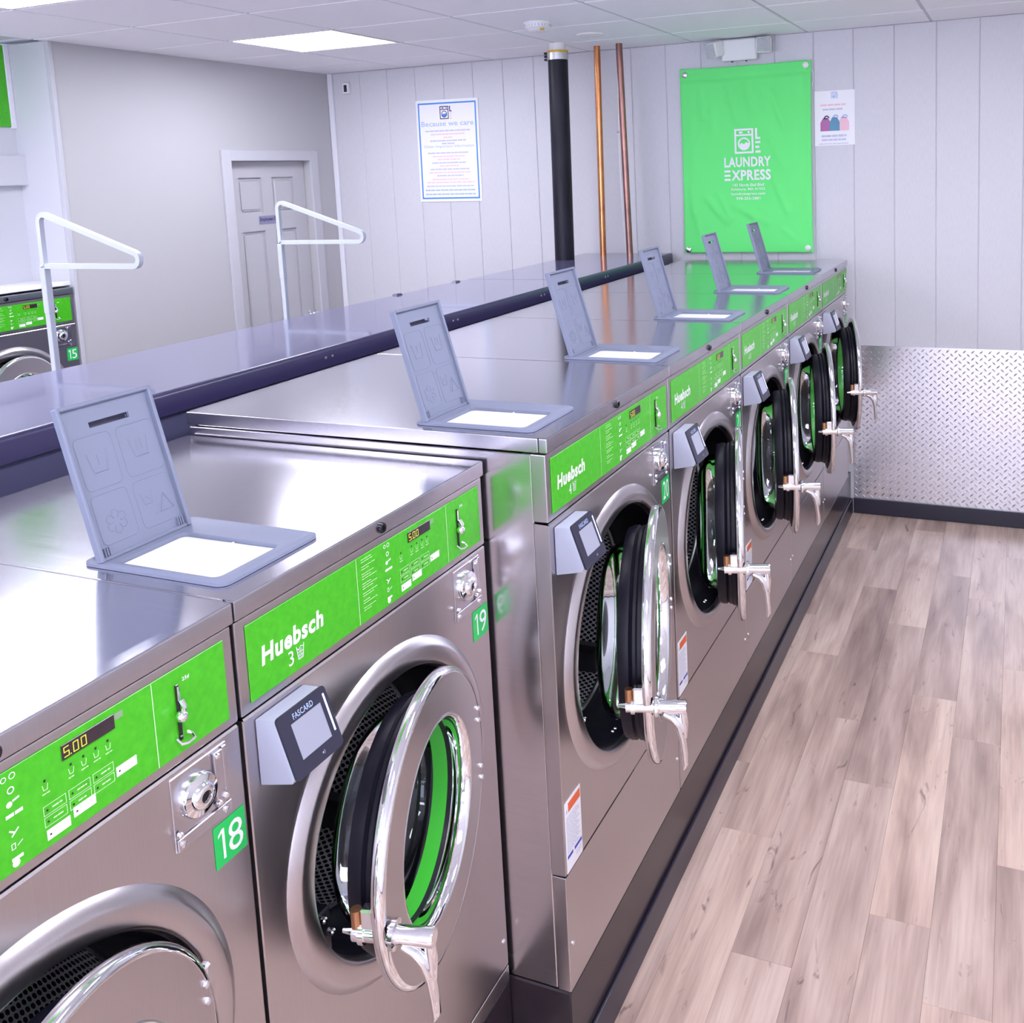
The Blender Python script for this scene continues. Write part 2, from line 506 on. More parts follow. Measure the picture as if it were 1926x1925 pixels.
# ceiling of lay-in tiles
ce = MB().box(-3.6, XR + 0.1, YR - 0.1, YB + 0.15, ZC + 0.012, ZC + 0.06).build('ceiling', M['tbar'], smooth=0)
tag(ce, kind='structure')
TX, TY = 0.6025, 0.515
tile = MB().box(0.008, TX - 0.008, 0.008, TY - 0.008, 0.0, 0.012, 0.002, 1).mesh('ceiling_tile', M['ceil'], 0)
lights = []
for i in range(-1, 9):
    x = -2.617 + TX * i
    for j in range(-13, 4):
        y = 1.530 + TY * j
        x0, x1 = max(x, XN), min(x + TX, XR)
        y0, y1 = max(y, YR), min(y + TY, YB)
        if x1 - x0 < 0.03 or y1 - y0 < 0.03: continue
        if (i == 0 and j % 3 == 1) or (i == 5 and j % 3 == 0 and j < 3):  # right column: unseen panels added to light the floor and back wall
            lights.append((x, y)); continue
        if x1 - x0 < TX - 0.01 or y1 - y0 < TY - 0.01:
            me = MB().box(0.008, x1 - x0 - 0.004, 0.008, y1 - y0 - 0.004, 0.0, 0.012, 0.002, 1).mesh('ceiling_tile', M['ceil'], 0)
            link('ceiling_tile', me, ce, (x0, y0, ZC))
        else:
            link('ceiling_tile', tile, ce, (x, y, ZC))
bars = MB()
for i in range(-1, 10):
    x = -2.617 + TX * i
    if XN < x < XR: bars.box(x - 0.008, x + 0.008, YR, YB, ZC + 0.003, ZC + 0.012)
gx = link('ceiling_grid_bars', bars.mesh('ceiling_grid_bars', M['tbar'], 0), ce)
bars = MB()
for j in range(-13, 5):
    y = 1.530 + TY * j
    if YR < y < YB: bars.box(XN, XR, y - 0.008, y + 0.008, ZC + 0.0032, ZC + 0.0118)
link('ceiling_grid_bars', bars.mesh('ceiling_grid_bars', M['tbar'], 0), ce)
for (x, y) in lights:
    t = empty('ceiling_light', (x + TX / 2, y + TY / 2, ZC))
    hx, hy = TX / 2 - 0.008, TY / 2 - 0.008
    f = MB().box(-hx, hx, -hy, -hy + 0.012, -0.001, 0.011).box(-hx, hx, hy - 0.012, hy, -0.001, 0.011)
    f.box(-hx, -hx + 0.012, -hy + 0.012, hy - 0.012, -0.001, 0.011).box(hx - 0.012, hx, -hy + 0.012, hy - 0.012, -0.001, 0.011)
    f.build('light_frame', M['white_plastic'], t, 0)
    MB().box(-hx + 0.012, hx - 0.012, -hy + 0.012, hy - 0.012, 0.001, 0.008).build('light_diffuser', M['diffuser'], t, 0)
    if abs(x + 2.617) < 0.1 and y > 1.9:
        tag(t, 'square lit ceiling panel nearest the white inner door', 'ceiling light', 'ceiling light panels')
    elif abs(x + 2.617) < 0.1 and y > 0:
        tag(t, 'lit ceiling panel in the top left corner, nearer the camera', 'ceiling light', 'ceiling light panels')
    else:
        tag(t, 'lit ceiling panel out of the frame, %s from the back wall over the %s' % (['first', 'second', 'third', 'fourth', 'fifth', 'sixth'][int(round((2.045 - y) / (3 * TY)))], 'left aisle' if x < -1 else 'wood floor, added to light it'), 'ceiling light', 'ceiling light panels')

# back wall of grooved boards
wb = MB().box(-3.6, XR + 0.1, YB + 0.0045, YB + 0.12, -0.1, ZC + 0.05).build('wall_back', M['board_joint'], smooth=0)
tag(wb, kind='structure')
BP = 0.1985
bw = MB().box(0.0012, BP - 0.0012, 0, 0.012, 0.0, ZC, 0.0025, 1).mesh('wall_board', M['board'], 0)
x = -2.953 - 2 * BP
while x < XR:
    x0, x1 = max(x, XL), min(x + BP, XR)
    if x1 - x0 > 0.02:
        if x1 - x0 < BP - 0.005:
            me = MB().box(0.0022, x1 - x0 - 0.0022, 0, 0.012, 0.0, ZC, 0.003, 1).mesh('wall_board', M['board'], 0)
        else: me = bw
        link('wall_board', me, wb, (x0, YB - 0.0, 0.0))
    x += BP
tag(MB().box(XL + 0.001, XL + 0.035, YB - 0.012, YB, 0.0, ZC - 0.001, 0.003, 1).build('trim_1', M['trim'], smooth=0), kind='structure')
tag(MB().box(0.01, XR, YB - 0.014, YB - 0.0002, 0.0, 0.083, 0.004, 2).build('baseboard_back', M['cove']), kind='structure')

# left wall with its inner door, and the niche with the number fifteen washer
DY0, DY1, DZ = 2.588, 3.232, 1.972
wl = MB().box(XL - 0.12, XL, YN, DY0, 0, ZC).box(XL - 0.12, XL, DY1, YB + 0.01, 0, ZC).box(XL - 0.12, XL, DY0, DY1, DZ, ZC).box(XL - 0.12, XL - 0.09, DY0, DY1, 0, DZ).build('wall_left', M['wall'], smooth=0)  # last box: unseen sheet added behind the door to block stray light
tag(wl, kind='structure')
tag(MB().box(XN - 0.1, XL - 0.12, YN, YN + 0.1, 0, ZC).box(XN - 0.1, XL - 0.0182, YN - 0.0055, YN - 0.0005, 0, ZC - 0.001).build('wall_niche_end', M['niche'], smooth=0), kind='structure')
tag(MB().box(XN - 0.1, XN, YR, YN, 0, ZC).build('wall_niche', M['niche'], smooth=0), kind='structure')
tag(MB().box(XL - 0.018, XL + 0.006, YN - 0.006, YN + 0.014, 0.0, ZC - 0.001, 0.002, 1).build('trim_2', M['casing'], smooth=0), kind='structure')
cs = MB().box(XL, XL + 0.016, DY0 - 0.062, DY0 + 0.004, 0, DZ + 0.056, 0.004, 2).box(XL, XL + 0.016, DY1 - 0.004, DY1 + 0.062, 0, DZ + 0.056, 0.004, 2)
cs.box(XL, XL + 0.0155, DY0 + 0.002, DY1 - 0.002, DZ - 0.004, DZ + 0.056, 0.004, 2)
tag(cs.build('trim_3', M['casing']), kind='structure')
tag(MB().box(XL + 0.0005, XL + 0.012, YN + 0.02, DY0 - 0.063, 0, 0.083, 0.003, 1).build('baseboard_left', M['cove']), kind='structure')
dr = empty('door_1', (XL - 0.045, DY0 + 0.004, 0.008))
tag(dr, kind='structure')
DW = DY1 - DY0 - 0.008
dh = DZ - 0.012
slab = MB().box(-0.035, -0.012, 0, DW, 0, dh)
st = 0.098; mid = (DW - 0.084) / 2
us = [(st, mid), (mid + 0.084, DW - st)]
vsq = [(0.20, 0.62), (0.86, 1.565), (1.665, 1.868)]
# stiles and rails proud of the recessed field
for (a, b) in ((0, st), (mid, mid + 0.084), (DW - st, DW)): slab.box(-0.012, 0.0, a, b, 0, dh)
edges = [0] + [q for p in vsq for q in p] + [dh]
for (a, b) in us:
    for k in range(0, len(edges), 2): slab.box(-0.012, 0.0, a, b, edges[k], edges[k + 1])
slab.build('door_leaf', M['door_paint'], dr, 0)
for (a, b) in us:
    for (c0, c1) in vsq:
        MB().box(-0.014, -0.002, a + 0.016, b - 0.016, c0 + 0.016, c1 - 0.016, 0.0095, 1).build('door_panel', M['door_paint'], dr, 0)
kb = MB().lathe([(0.026, 0.0), (0.026, 0.006), (0.010, 0.010), (0.010, 0.030), (0.024, 0.038), (0.027, 0.050), (0.022, 0.060), (0.001, 0.063)], (0, DW - 0.045, 1.03), 'x', 20)
kb.build('door_knob', M['chrome'], dr)
sg = MB().box(0.0002, 0.003, 0.232, 0.402, 1.602, 1.648).build('sign_plate', M['sign_grey'], dr, 0)
tb = MB(); text(tb, 'Employees Only', 0.238, 0.396, 1.613, 1.640, lambda u, v: (0.0036, u, v), 0.03)
tb.build('lettering', M['navy'], sg, 0)

# right and rear walls, out of the frame but mirrored in the steel
tag(MB().box(XR, XR + 0.1, YR, YB + 0.1, 0, ZC).build('wall_right', M['wall_far'], smooth=0), kind='structure')
rw = MB().box(XN - 0.1, XR + 0.1, YR - 0.1, YR, 0, 0.5).box(XN - 0.1, XR + 0.1, YR - 0.1, YR, 2.2, ZC)
for (a, b) in ((XN - 0.1, -3.1), (-1.35, -1.15), (0.45, 0.65), (2.2, XR + 0.1)): rw.box(a, b, YR - 0.1, YR, 0.5, 2.2)
tag(rw.build('wall_rear', M['wall_far'], smooth=0), kind='structure')
for k, (a, b) in enumerate(((-3.1, -1.35), (-1.15, 0.45), (0.65, 2.2))):
    w = MB().box(a, a + 0.05, YR - 0.09, YR - 0.02, 0.5, 2.2).box(b - 0.05, b, YR - 0.09, YR - 0.02, 0.5, 2.2).box(a + 0.05, b - 0.05, YR - 0.09, YR - 0.02, 0.5, 0.55).box(a + 0.05, b - 0.05, YR - 0.09, YR - 0.02, 2.15, 2.2)
    tag(w.build('window_%d' % (k + 1), M['trim'], smooth=0), kind='structure')

# ------------------------------------------------------------ diamond plate wainscot on the back wall
dp = empty('diamond_plate_panel', (0.0, YB, 0.083))
tag(dp, 'shiny aluminium diamond plate wainscot on the back wall beside the washers', 'wall panel')
DPH = 0.899 - 0.083
MB().box(0.012, XR - 0.01, -0.004, -0.0003, 0.0, DPH).build('plate', M['diamond'], dp, 0)
lug = MB()
px, pz = 0.0198, 0.0175
nx = int((XR - 0.03) / px); nz = int(DPH / pz)
for i in range(nx):
    for j in range(nz):
        if (i + j) % 2: continue
        cx = 0.024 + px * i; cz = 0.011 + pz * j
        s = 1 if (i % 2) else -1
        d = Vector((0.7071, 0.7071 * s)); n2 = Vector((-d.y, d.x))
        L, Wd = 0.0125, 0.0042
        a = (cx + d.x * L, -0.0041, cz + d.y * L); b = (cx - d.x * L, -0.0041, cz - d.y * L)
        c1 = (cx + n2.x * Wd, -0.0041, cz + n2.y * Wd); c2 = (cx - n2.x * Wd, -0.0041, cz - n2.y * Wd)
        t1 = (cx + d.x * L * 0.45, -0.0062, cz + d.y * L * 0.45); t2 = (cx - d.x * L * 0.45, -0.0062, cz - d.y * L * 0.45)
        lug.add([a, c1, b, c2, t1, t2], [(0, 1, 4), (1, 5, 4), (1, 2, 5), (2, 3, 5), (3, 4, 5), (3, 0, 4)])
tag(lug.build('raised_lugs', M['lug'], dp, 0), kind='stuff')

# ------------------------------------------------------------ niche fittings on the left
t = MB().box(XN + 0.0005, XN + 0.012, 1.36, YN - 0.03, 2.134, ZC - 0.002, 0.002, 1).build('green_sign_panel', M['green'])
tag(t, 'plain bright green panel high on the wall at the far left', 'sign')
tag(MB().box(XN + 0.0005, XN + 0.016, YN - 0.030, YN - 0.006, 2.128, ZC - 0.002, 0.002, 1).build('trim_4', M['trim'], smooth=0), kind='structure')
tag(MB().box(XN + 0.0005, XN + 0.045, -1.6, YN - 0.001, 1.870, 2.006, 0.004, 1).build('trim_5', M['niche'], smooth=0), kind='structure')
tag(MB().box(XN, XL - 0.02, -1.6, YN - 0.002, 1.412, 1.430, 0.003, 1).build('trim_6', M['trim'], smooth=0), kind='structure')

# ------------------------------------------------------------ washers
def hole_panel(mb, lx, y0, y1, z0, z1, cy, cz, R, n=72):
    angs = sorted(set([2 * PI * i / n for i in range(n)] + [math.atan2(z - cz, y - cy) % (2 * PI) for y in (y0, y1) for z in (z0, z1)]))
    vs = []
    for a in angs:
        ca, sa = math.cos(a), math.sin(a)
        tt = []
        if ca > 1e-9: tt.append((y1 - cy) / ca)
        if ca < -1e-9: tt.append((y0 - cy) / ca)
        if sa > 1e-9: tt.append((z1 - cz) / sa)
        if sa < -1e-9: tt.append((z0 - cz) / sa)
        k = min(tt)
        vs += [(lx, cy + R * ca, cz + R * sa), (lx, cy + k * ca, cz + k * sa)]
    q = len(angs)
    mb.add(vs, [(2 * i, 2 * i + 1, 2 * ((i + 1) % q) + 1, 2 * ((i + 1) % q)) for i in range(q)])

def rrect(u0, u1, v0, v1, r, n=5):
    pts = []
    for (cu, cv, a0) in ((u1 - r, v1 - r, 0), (u0 + r, v1 - r, PI / 2), (u0 + r, v0 + r, PI), (u1 - r, v0 + r, 1.5 * PI)):
        for i in range(n + 1):
            a = a0 + PI / 2 * i / n
            pts.append((cu + r * math.cos(a), cv + r * math.sin(a)))
    return pts
def slab_holed(mb, outer, inner, z0, z1):
    """flat ring between two loops of equal length (xy), from z0 to z1"""
    n = len(outer)
    vs = [(p[0], p[1], z0) for p in outer] + [(p[0], p[1], z1) for p in outer] + [(p[0], p[1], z1) for p in inner] + [(p[0], p[1], z0) for p in inner]
    fs = []
    for i in range(n):
        j = (i + 1) % n
        for k in range(4):
            a, b = k * n, ((k + 1) % 4) * n
            fs.append((a + i, a + j, b + j, b + i))
    mb.add(vs, fs)

def washer(W, depth, dz, big, loads):
    """local axes: x out of the front (front sheet at x=0), y along the row, z up from the floor"""
    t = empty('washing_machine', (0, 0, 0))
    ZT = 1.304 + dz; ZLIP = ZT - 0.028; ZCB = 1.141 + dz; ZB = 0.226
    sh = 0.042 if big else 0.0                 # the right hand controls sit further along on the wide machine
    g = 0.0025
    # body: two sides, back, and the dark inside edge
    b = MB().box(-depth + 0.004, -0.030, g, g + 0.010, ZB + 0.004, ZLIP - 0.004, 0.002, 1).box(-depth + 0.004, -0.030, W - g - 0.010, W - g, ZB + 0.004, ZLIP - 0.004, 0.002, 1)
    b.box(-depth + 0.004, -depth + 0.012, g + 0.010, W - g - 0.010, ZB + 0.004, ZLIP - 0.004)
    b.build('cabinet', M['steel_side'], t)
    MB().box(-0.55, -0.32, g + 0.012, W - g - 0.012, ZB + 0.01, 0.46).box(-0.05, -0.006, g + 0.012, W - g - 0.012, ZLIP - 0.02, ZLIP - 0.001).build('inner_frame', M['gap'], t, 0)
    # top sheet with turned down lips, hole for the dispenser tray
    x0, x1, y0, y1 = -depth, 0.003, 0.001, W - 0.001
    tx0, tx1, ty0, ty1 = -0.300, -0.038, 0.029, 0.222
    tp = MB()
    outer = rrect(x0 + 0.0015, x1 - 0.0005, y0 + 0.0022, y1 - 0.0012, 0.0001, 5)
    inner = rrect(tx0 + 0.012, tx1 - 0.012, ty0 + 0.012, ty1 - 0.012, 0.008, 5)
    n = len(outer)
    tp.add([(p[0], p[1], ZT) for p in outer] + [(p[0], p[1], ZT) for p in inner], [(i, (i + 1) % n, n + (i + 1) % n, n + i) for i in range(n)])
    tp.build('top_panel', M['steel_top'], t, 0)
    lp = MB()
    e = 0.0024
    lp.box(-0.012, x1 + e, y0, y1, ZLIP, ZT - 0.0001, e, 2)
    lp.box(x0, -0.0125, y0 - e * 0.3, y0 + 0.010, ZLIP, ZT - 0.0001, e, 2).box(x0, -0.0125, y1 - 0.010, y1 + e * 0.3, ZLIP, ZT - 0.0001, e, 2)
    lp.box(x0 - e, x0 + 0.010, y0 + 0.011, y1 - 0.011, ZLIP, ZT - 0.0001, e, 2)
    lp.build('top_lip', M['steel_lip'], t)
    MB().lathe([(0.0085, 0.004), (0.0085, 0.0085), (0.007, 0.0105), (0.004, 0.0105), (0.0035, 0.008), (0.0001, 0.008)], (0.0005, W * 0.495, ZT - 0.0145), 'x', 16).build('top_lock', M['black_gloss'], t)
    # control section: a steel box front with wrapped edges
    MB().box(-0.032, 0.0, g, W - g, ZCB + 0.0015, ZLIP - 0.003, 0.003, 2).build('control_housing', M['steel'], t)
    gy0, gy1, gz0, gz1 = 0.020, W - 0.018, ZCB + 0.014, ZLIP - 0.0145
    gp = MB().box(0.0002, 0.0016, gy0, gy1, gz0, gz1, 0.0006, 1).build('control_panel', M['green'], t, 0)
    F = lambda u, v: (0.0020, u, v)
    F2 = lambda u, v: (0.0024, u, v)
    k = MB()
    d1, d2 = 0.247, 0.496 + sh
    rect(k, d1, d1 + 0.0012, gz0 + 0.001, gz1 - 0.001, F); rect(k, d2, d2 + 0.0012, gz0 + 0.001, gz1 - 0.001, F)
    k.build('dividing_lines', M['pale'], gp, 0)
    zz = dz
    k = MB()
    text(k, 'Huebsch', 0.043, 0.167, 1.194 + zz, 1.2215 + zz, F, 0.036, 0.10)
    k.build('brand_lettering', M['white'], gp, 0)
    k = MB()
    text(k, loads, 0.092, 0.102, 1.168 + zz, 1.189 + zz, F)
    # small basket mark beside the number
    stroke2(k, [(0.1085, 1.1895 + zz), (0.1115, 1.170 + zz), (0.1205, 1.170 + zz), (0.1235, 1.1895 + zz)], 0.0012, F)
    stroke2(k, [(0.1092, 1.1865 + zz), (0.113, 1.1835 + zz), (0.117, 1.1875 + zz), (0.1228, 1.1855 + zz)], 0.0011, F)
    for q in (0.180, 0.175): stroke2(k, [(0.1105, q - 1.0 + 1.0 + 1.0 + zz) if False else (0.1105, 1.0 + q + zz), (0.1218, 1.0 + q + zz)], 0.0007, F)
    for q in (0.1136, 0.1162, 0.1188): stroke2(k, [(q, 1.171 + zz), (q, 1.184 + zz)], 0.0007, F)
    k.build('load_mark', M['white'], gp, 0)
    # instruction column, icon column, buttons
    rg = random.Random(11)
    k = MB()
    z = 1.256 + zz
    o = 0.018 if big else 0.0
    for grp in (2, 2, 3, 3, 2, 2, 2):
        for q in range(grp):
            wordbars(k, 0.259 + o, 0.259 + o + rg.uniform(0.018, 0.040), z - 0.0015, z - 0.0004, F, rg, 0.008)
            z -= 0.0040
        z -= 0.0035
    tag(k.build('instruction_lines', M['pale'], gp, 0), kind='stuff')
    k = MB()
    s = sh * 0.72
    ring2(k, 0.319 + s, 1.254 + zz, 0.0022, 0.0031, F, 14); ring2(k, 0.328 + s, 1.254 + zz, 0.0026, 0.0035, F, 14)
    ring2(k, 0.325 + s, 1.240 + zz, 0.0026, 0.0038, F, 14)
    ring2(k, 0.322 + s, 1.226 + zz, 0.0, 0.0032, F, 10); stroke2(k, [(0.326 + s, 1.228 + zz), (0.332 + s, 1.229 + zz)], 0.0022, F)
    rect(k, 0.317 + s, 0.3255 + s, 1.2125 + zz, 1.2162 + zz, F); rect(k, 0.3265 + s, 0.335 + s, 1.2125 + zz, 1.2162 + zz, F)
    stroke2(k, [(0.319 + s, 1.199 + zz), (0.324 + s, 1.195 + zz), (0.321 + s, 1.192 + zz), (0.328 + s, 1.198 + zz)], 0.0016, F)
    frame2(k, 0.319 + s, 0.3235 + s, 1.178 + zz, 1.1845 + zz, 0.0008, F); stroke2(k, [(0.3255 + s, 1.180 + zz), (0.331 + s, 1.183 + zz)], 0.0008, F)
    rect(k, 0.318 + s, 0.330 + s, 1.166 + zz, 1.1695 + zz, F); ring2(k, 0.322 + s, 1.163 + zz, 0, 0.0042, F, 10)
    tag(k.build('wash_icons', M['white'], gp, 0), kind='stuff')
    k = MB(); kw = MB(); kd = MB()
    for cidx in range(3):
        u = 0.355 + s + 0.0290 * cidx; v = 1.190 + zz
        for row in range(2):
            frame2(k, u, u + 0.026, v - 0.0125 * row, v - 0.0125 * row + 0.0108, 0.0007, F)
            rect(kd, u + 0.003, u + 0.0052, v - 0.0125 * row + 0.0042, v - 0.0125 * row + 0.0064, F2)
            wordbars(k, u + 0.010, u + 0.022, v - 0.0125 * row + 0.0045, v - 0.0125 * row + 0.0062, F, rg, 0.006)
    for (u, v) in ((0.356, 1.1625), (0.387, 1.1675), (0.4415, 1.1795)):
        u += s; v += zz
        kw = MB(); rect(kw, u, u + 0.027, v, v + 0.0115, F); kw.build('start_button', M['white'], gp, 0); rect(kd, u + 0.003, u + 0.005, v + 0.0045, v + 0.0065, F2)
    for (u, v) in ((0.360, 1.2275), (0.390, 1.2275), (0.405, 1.2275), (0.420, 1.2275), (0.435, 1.2275)):
        u += s; v += zz
        rect(kd, u - 0.0012, u + 0.0012, v - 0.0014, v + 0.0014, F)
        stroke2(k, [(u - 0.003, v - 0.004), (u - 0.002, v - 0.010), (u + 0.002, v - 0.010), (u + 0.003, v - 0.004)], 0.0008, F)
        wordbars(k, u - 0.004, u + 0.005, v - 0.0145, v - 0.0132, F, rg, 0.006)
    tag(k.build('button_outlines', M['pale'], gp, 0), kind='stuff')
    tag(kd.build('indicator_dots', M['display'], gp, 0), kind='stuff')
    ds = MB().box(0.0017, 0.0030, 0.381 + s, 0.4455 + s, 1.2365 + zz, 1.2535 + zz, 0.0005, 1)
    ds.build('display_window', M['display'], gp, 0)
    k = MB(); rect(k, 0.446 + s, 0.457 + s, 1.2445 + zz, 1.2525 + zz, F); k.build('model_plate', M['grey_print'], gp, 0)
    k = MB()
    FD = lambda u, v: (0.0033, u, v)
    def seg(u, v, w, h, on):
        q = {'a': [(u, v + h), (u + w, v + h)], 'g': [(u, v + h / 2), (u + w, v + h / 2)], 'd': [(u, v), (u + w, v)], 'f': [(u, v + h / 2), (u, v + h)],
             'b': [(u + w, v + h / 2), (u + w, v + h)], 'e': [(u, v), (u, v + h / 2)], 'c': [(u + w, v), (u + w, v + h / 2)]}
        for ch in on: stroke2(k, q[ch], 0.0011, FD)
    v = 1.2395 + zz
    seg(0.3835 + s, v, 0.0055, 0.0105, 'afgcd'); rect(k, 0.3905 + s, 0.3918 + s, v - 0.0005, v + 0.0008, FD)
    seg(0.3945 + s, v, 0.0055, 0.0105, 'abcdef'); seg(0.4040 + s, v, 0.0055, 0.0105, 'abcdef')
    k.build('display_digits', M['digits'], gp, 0)
    # coin slot: black slot, chrome return lever and bail
    u = 0.530 + sh
    MB().box(0.0017, 0.0040, u - 0.0022, u + 0.0030, 1.172 + zz, 1.2425 + zz, 0.0008, 1).build('coin_slot', M['black_gloss'], gp)
    k = MB().sphere((0.012, u - 0.004, 1.2065 + zz), 0.0072, 10).tube([(0.012, u - 0.004, 1.2065 + zz), (0.011, u + 0.002, 1.215 + zz), (0.006, u + 0.0025, 1.222 + zz)], 0.0032, 8)
    k.cyl((0.0035, u + 0.0014, 1.222 + zz), (0.0035, u + 0.0014, 1.240 + zz), 0.0018, 8)
    k.build('coin_return_lever', M['chrome'], gp)
    k = MB().tube([(0.003, u - 0.006, 1.1760 + zz), (0.010, u - 0.006, 1.1715 + zz), (0.013, u + 0.001, 1.170 + zz), (0.012, u + 0.012, 1.1705 + zz), (0.006, u + 0.014, 1.174 + zz), (0.002, u + 0.010, 1.177 + zz)], 0.0018, 8)
    k.build('coin_cup', M['chrome'], gp)
    k = MB(); text(k, '25\u00a2', u + 0.010, u + 0.021, 1.2405 + zz, 1.2465 + zz, F, 0.02); k.build('price_lettering', M['white'], gp, 0)
    # front sheet with round opening and raised surround
    cy, cz = W * 0.5, (0.846 if big else 0.8185)
    Ro, Rh = (0.300, 0.259) if big else (0.262, 0.2165)
    zsp = 0.475 if big else 0.262
    fp = MB()
    hole_panel(fp, 0.0, g + 0.003, W - g - 0.003, zsp + 0.0045, ZCB - 0.0045, cy, cz, Ro)
    # wrapped edges of the sheet
    for (ya, yb, inv) in ((g, g + 0.003, 1), (W - g, W - g - 0.003, -1)):
        fp.add([(0, yb, zsp + 0.0045), (0, yb, ZCB - 0.0045), (-0.0012, ya + inv * 0.0008, ZCB - 0.003), (-0.0012, ya + inv * 0.0008, zsp + 0.003), (-0.030, ya, ZCB - 0.0015), (-0.030, ya, zsp + 0.0015)],
               [(0, 1, 2, 3), (3, 2, 4, 5)])
    fp.add([(0, g + 0.003, ZCB - 0.0045), (0, W - g - 0.003, ZCB - 0.0045), (-0.0022, W - g - 0.003, ZCB - 0.0015), (-0.0022, g + 0.003, ZCB - 0.0015), (-0.03, W - g - 0.003, ZCB - 0.0015), (-0.03, g + 0.003, ZCB - 0.0015)], [(0, 1, 2, 3), (3, 2, 4, 5)])
    fp.build('front_panel', M['steel'], t, 25)
    lw = MB().box(-0.030, 0.0, g, W - g, ZB + 0.002, zsp - 0.0005, 0.003, 2)
    for yy in (0.019, W - 0.019): MB().lathe([(0.0045, 0.0), (0.0045, 0.0015), (0.0028, 0.003), (0.0001, 0.003)], (0, yy, 0.325), 'x', 12).build('panel_screw', M['satin'], t)
    lw.build('lower_panel', M['steel'], t)
    prof = [(Ro + 0.0005, 0.0), (Ro - 0.002, 0.0035), (Ro - 0.013, 0.0125), (Ro - 0.017, 0.0140), (Rh + 0.007, 0.0140), (Rh + 0.002, 0.0120), (Rh, 0.007), (Rh, -0.034)]
    MB().lathe(prof, (0, cy, cz), 'x', 96).build('door_surround', M['steel'], t, 50)
    gk = [(Rh + 0.001, -0.004), (Rh - 0.003, -0.004), (Rh - 0.005, -0.020), (Rh - 0.007, -0.050), (Rh - 0.012, -0.075), (Rh - 0.028, -0.094), (Rh - 0.034, -0.098), (Rh - 0.035, -0.105)]
    MB().lathe(gk, (0, cy, cz), 'x', 72).build('door_gasket', M['black'], t, 50)
    # drum, with uv for the punched pattern
    Rd = Rh - 0.028
    MB().lathe([(Rh - 0.028, -0.108), (Rh - 0.036, -0.104), (Rh - 0.038, -0.109), (Rh - 0.034, -0.116), (Rh - 0.028, -0.116)], (0, cy, cz), 'x', 72).build('drum_rim', M['satin'], t, 50)
    prof = [(Rd, -0.108 - 0.034 * i) for i in range(9)] + [(Rd * 0.98, -0.410)]
    dm = MB().lathe(prof, (0, cy, cz), 'x', 72)
    me = dm.mesh('drum', M['perf'], 50)
    uvl = me.uv_layers.new(name='UVMap')
    for pl in me.polygons:
        cc = pl.center
        ac = math.atan2(cc.z - cz, cc.y - cy)
        for li in pl.loop_indices:
            p = me.vertices[me.loops[li].vertex_index].co
            a = math.atan2(p.z - cz, p.y - cy)
            if a - ac > PI: a -= 2 * PI
            if a - ac < -PI: a += 2 * PI
            uvl.data[li].uv = (a * Rd * 2.0, -p.x * 0.8)
    drum = link('drum', me, t)
    MB().lathe([(Rd * 0.98, -0.41), (Rd * 0.5, -0.40), (0.001, -0.39)], (0, cy, cz), 'x', 48).build('drum_back', M['drum'], drum)
    for q in range(3):
        lf = MB()
        a = 2 * PI * q / 3 - 0.9
        c_, s_ = math.cos(a), math.sin(a)
        pts = []
        for (dr_, da) in ((0.0, -0.16), (0.045, -0.05), (0.045, 0.05), (0.0, 0.16)):
            for hx in (-0.125, -0.405):
                aa = a + da
                pts.append((hx, cy + (Rd - dr_) * math.cos(aa), cz + (Rd - dr_) * math.sin(aa)))
        lf.add(pts, [(0, 1, 3, 2), (2, 3, 5, 4), (4, 5, 7, 6), (0, 2, 4, 6), (1, 7, 5, 3)])
        lf.build('drum_lifter', M['drum'], drum)
    # lock plate low on the left inside edge of the opening
    a = PI + 0.42
    pc = (-0.012, cy + (Rh - 0.012) * math.cos(a), cz + (Rh - 0.012) * math.sin(a))
    lc = MB().box(-0.034, -0.005, pc[1] - 0.010, pc[1] + 0.014, pc[2] - 0.040, pc[2] + 0.034, 0.003, 1)
    lc.build('lock_plate', M['black_gloss'], t)
    bl = MB()
    for (yy, zz2) in ((-0.003, 0.022), (0.012, -0.008), (-0.001, -0.030)):
        bl.lathe([(0.005, 0.0), (0.005, 0.004), (0.003, 0.0065), (0.0001, 0.0065)], (-0.005, pc[1] + yy, pc[2] + zz2), 'x', 12)
    bl.build('lock_bolts', M['chrome'], t)
    bl = MB()
    for (yy, zz2) in ((-0.010, -Rh * 0.90), (0.004, -Rh * 0.905)):
        bl.lathe([(0.004, 0.0), (0.003, 0.004), (0.0001, 0.005)], (-0.016, cy - 0.04 + yy, cz + zz2), 'x', 10)
    bl.build('gasket_screws', M['chrome'], t)
    # coin vault: recessed plate with dome lock, bar, bottom strip
    ky0, ky1, kz0, kz1 = 0.508 + sh, 0.596 + sh, 1.037 + zz, 1.132 + zz
    if big: ky1 = W - 0.028
    cv = MB().box(-0.002, 0.0020, ky0, ky1, kz0, kz1, 0.0010, 1)
    vault = cv.build('coin_vault', M['steel_lip'], t)
    kc = (0.002, ky0 + 0.035, 1.0935 + zz)
    MB().lathe([(0.0275, 0.0), (0.0275, 0.006), (0.025, 0.0105), (0.0175, 0.012), (0.0155, 0.0165), (0.012, 0.0185), (0.0075, 0.0185), (0.0065, 0.0150)], kc, 'x', 32).build('vault_lock', M['chrome'], vault, 40)
    MB().lathe([(0.0066, 0.0155), (0.0001, 0.0155)], kc, 'x', 16).build('keyhole', M['black'], vault)
    MB().box(0.0021, 0.0060, ky1 - 0.024, ky1 - 0.010, 1.055 + zz, kz1 - 0.004, 0.001, 1).build('vault_bar', M['steel_lip'], vault)
    MB().box(0.0021, 0.0045, ky1 - 0.009, ky1 - 0.002, 1.055 + zz, kz1 - 0.003, 0.001, 1).build('vault_bar', M['steel_lip'], vault)
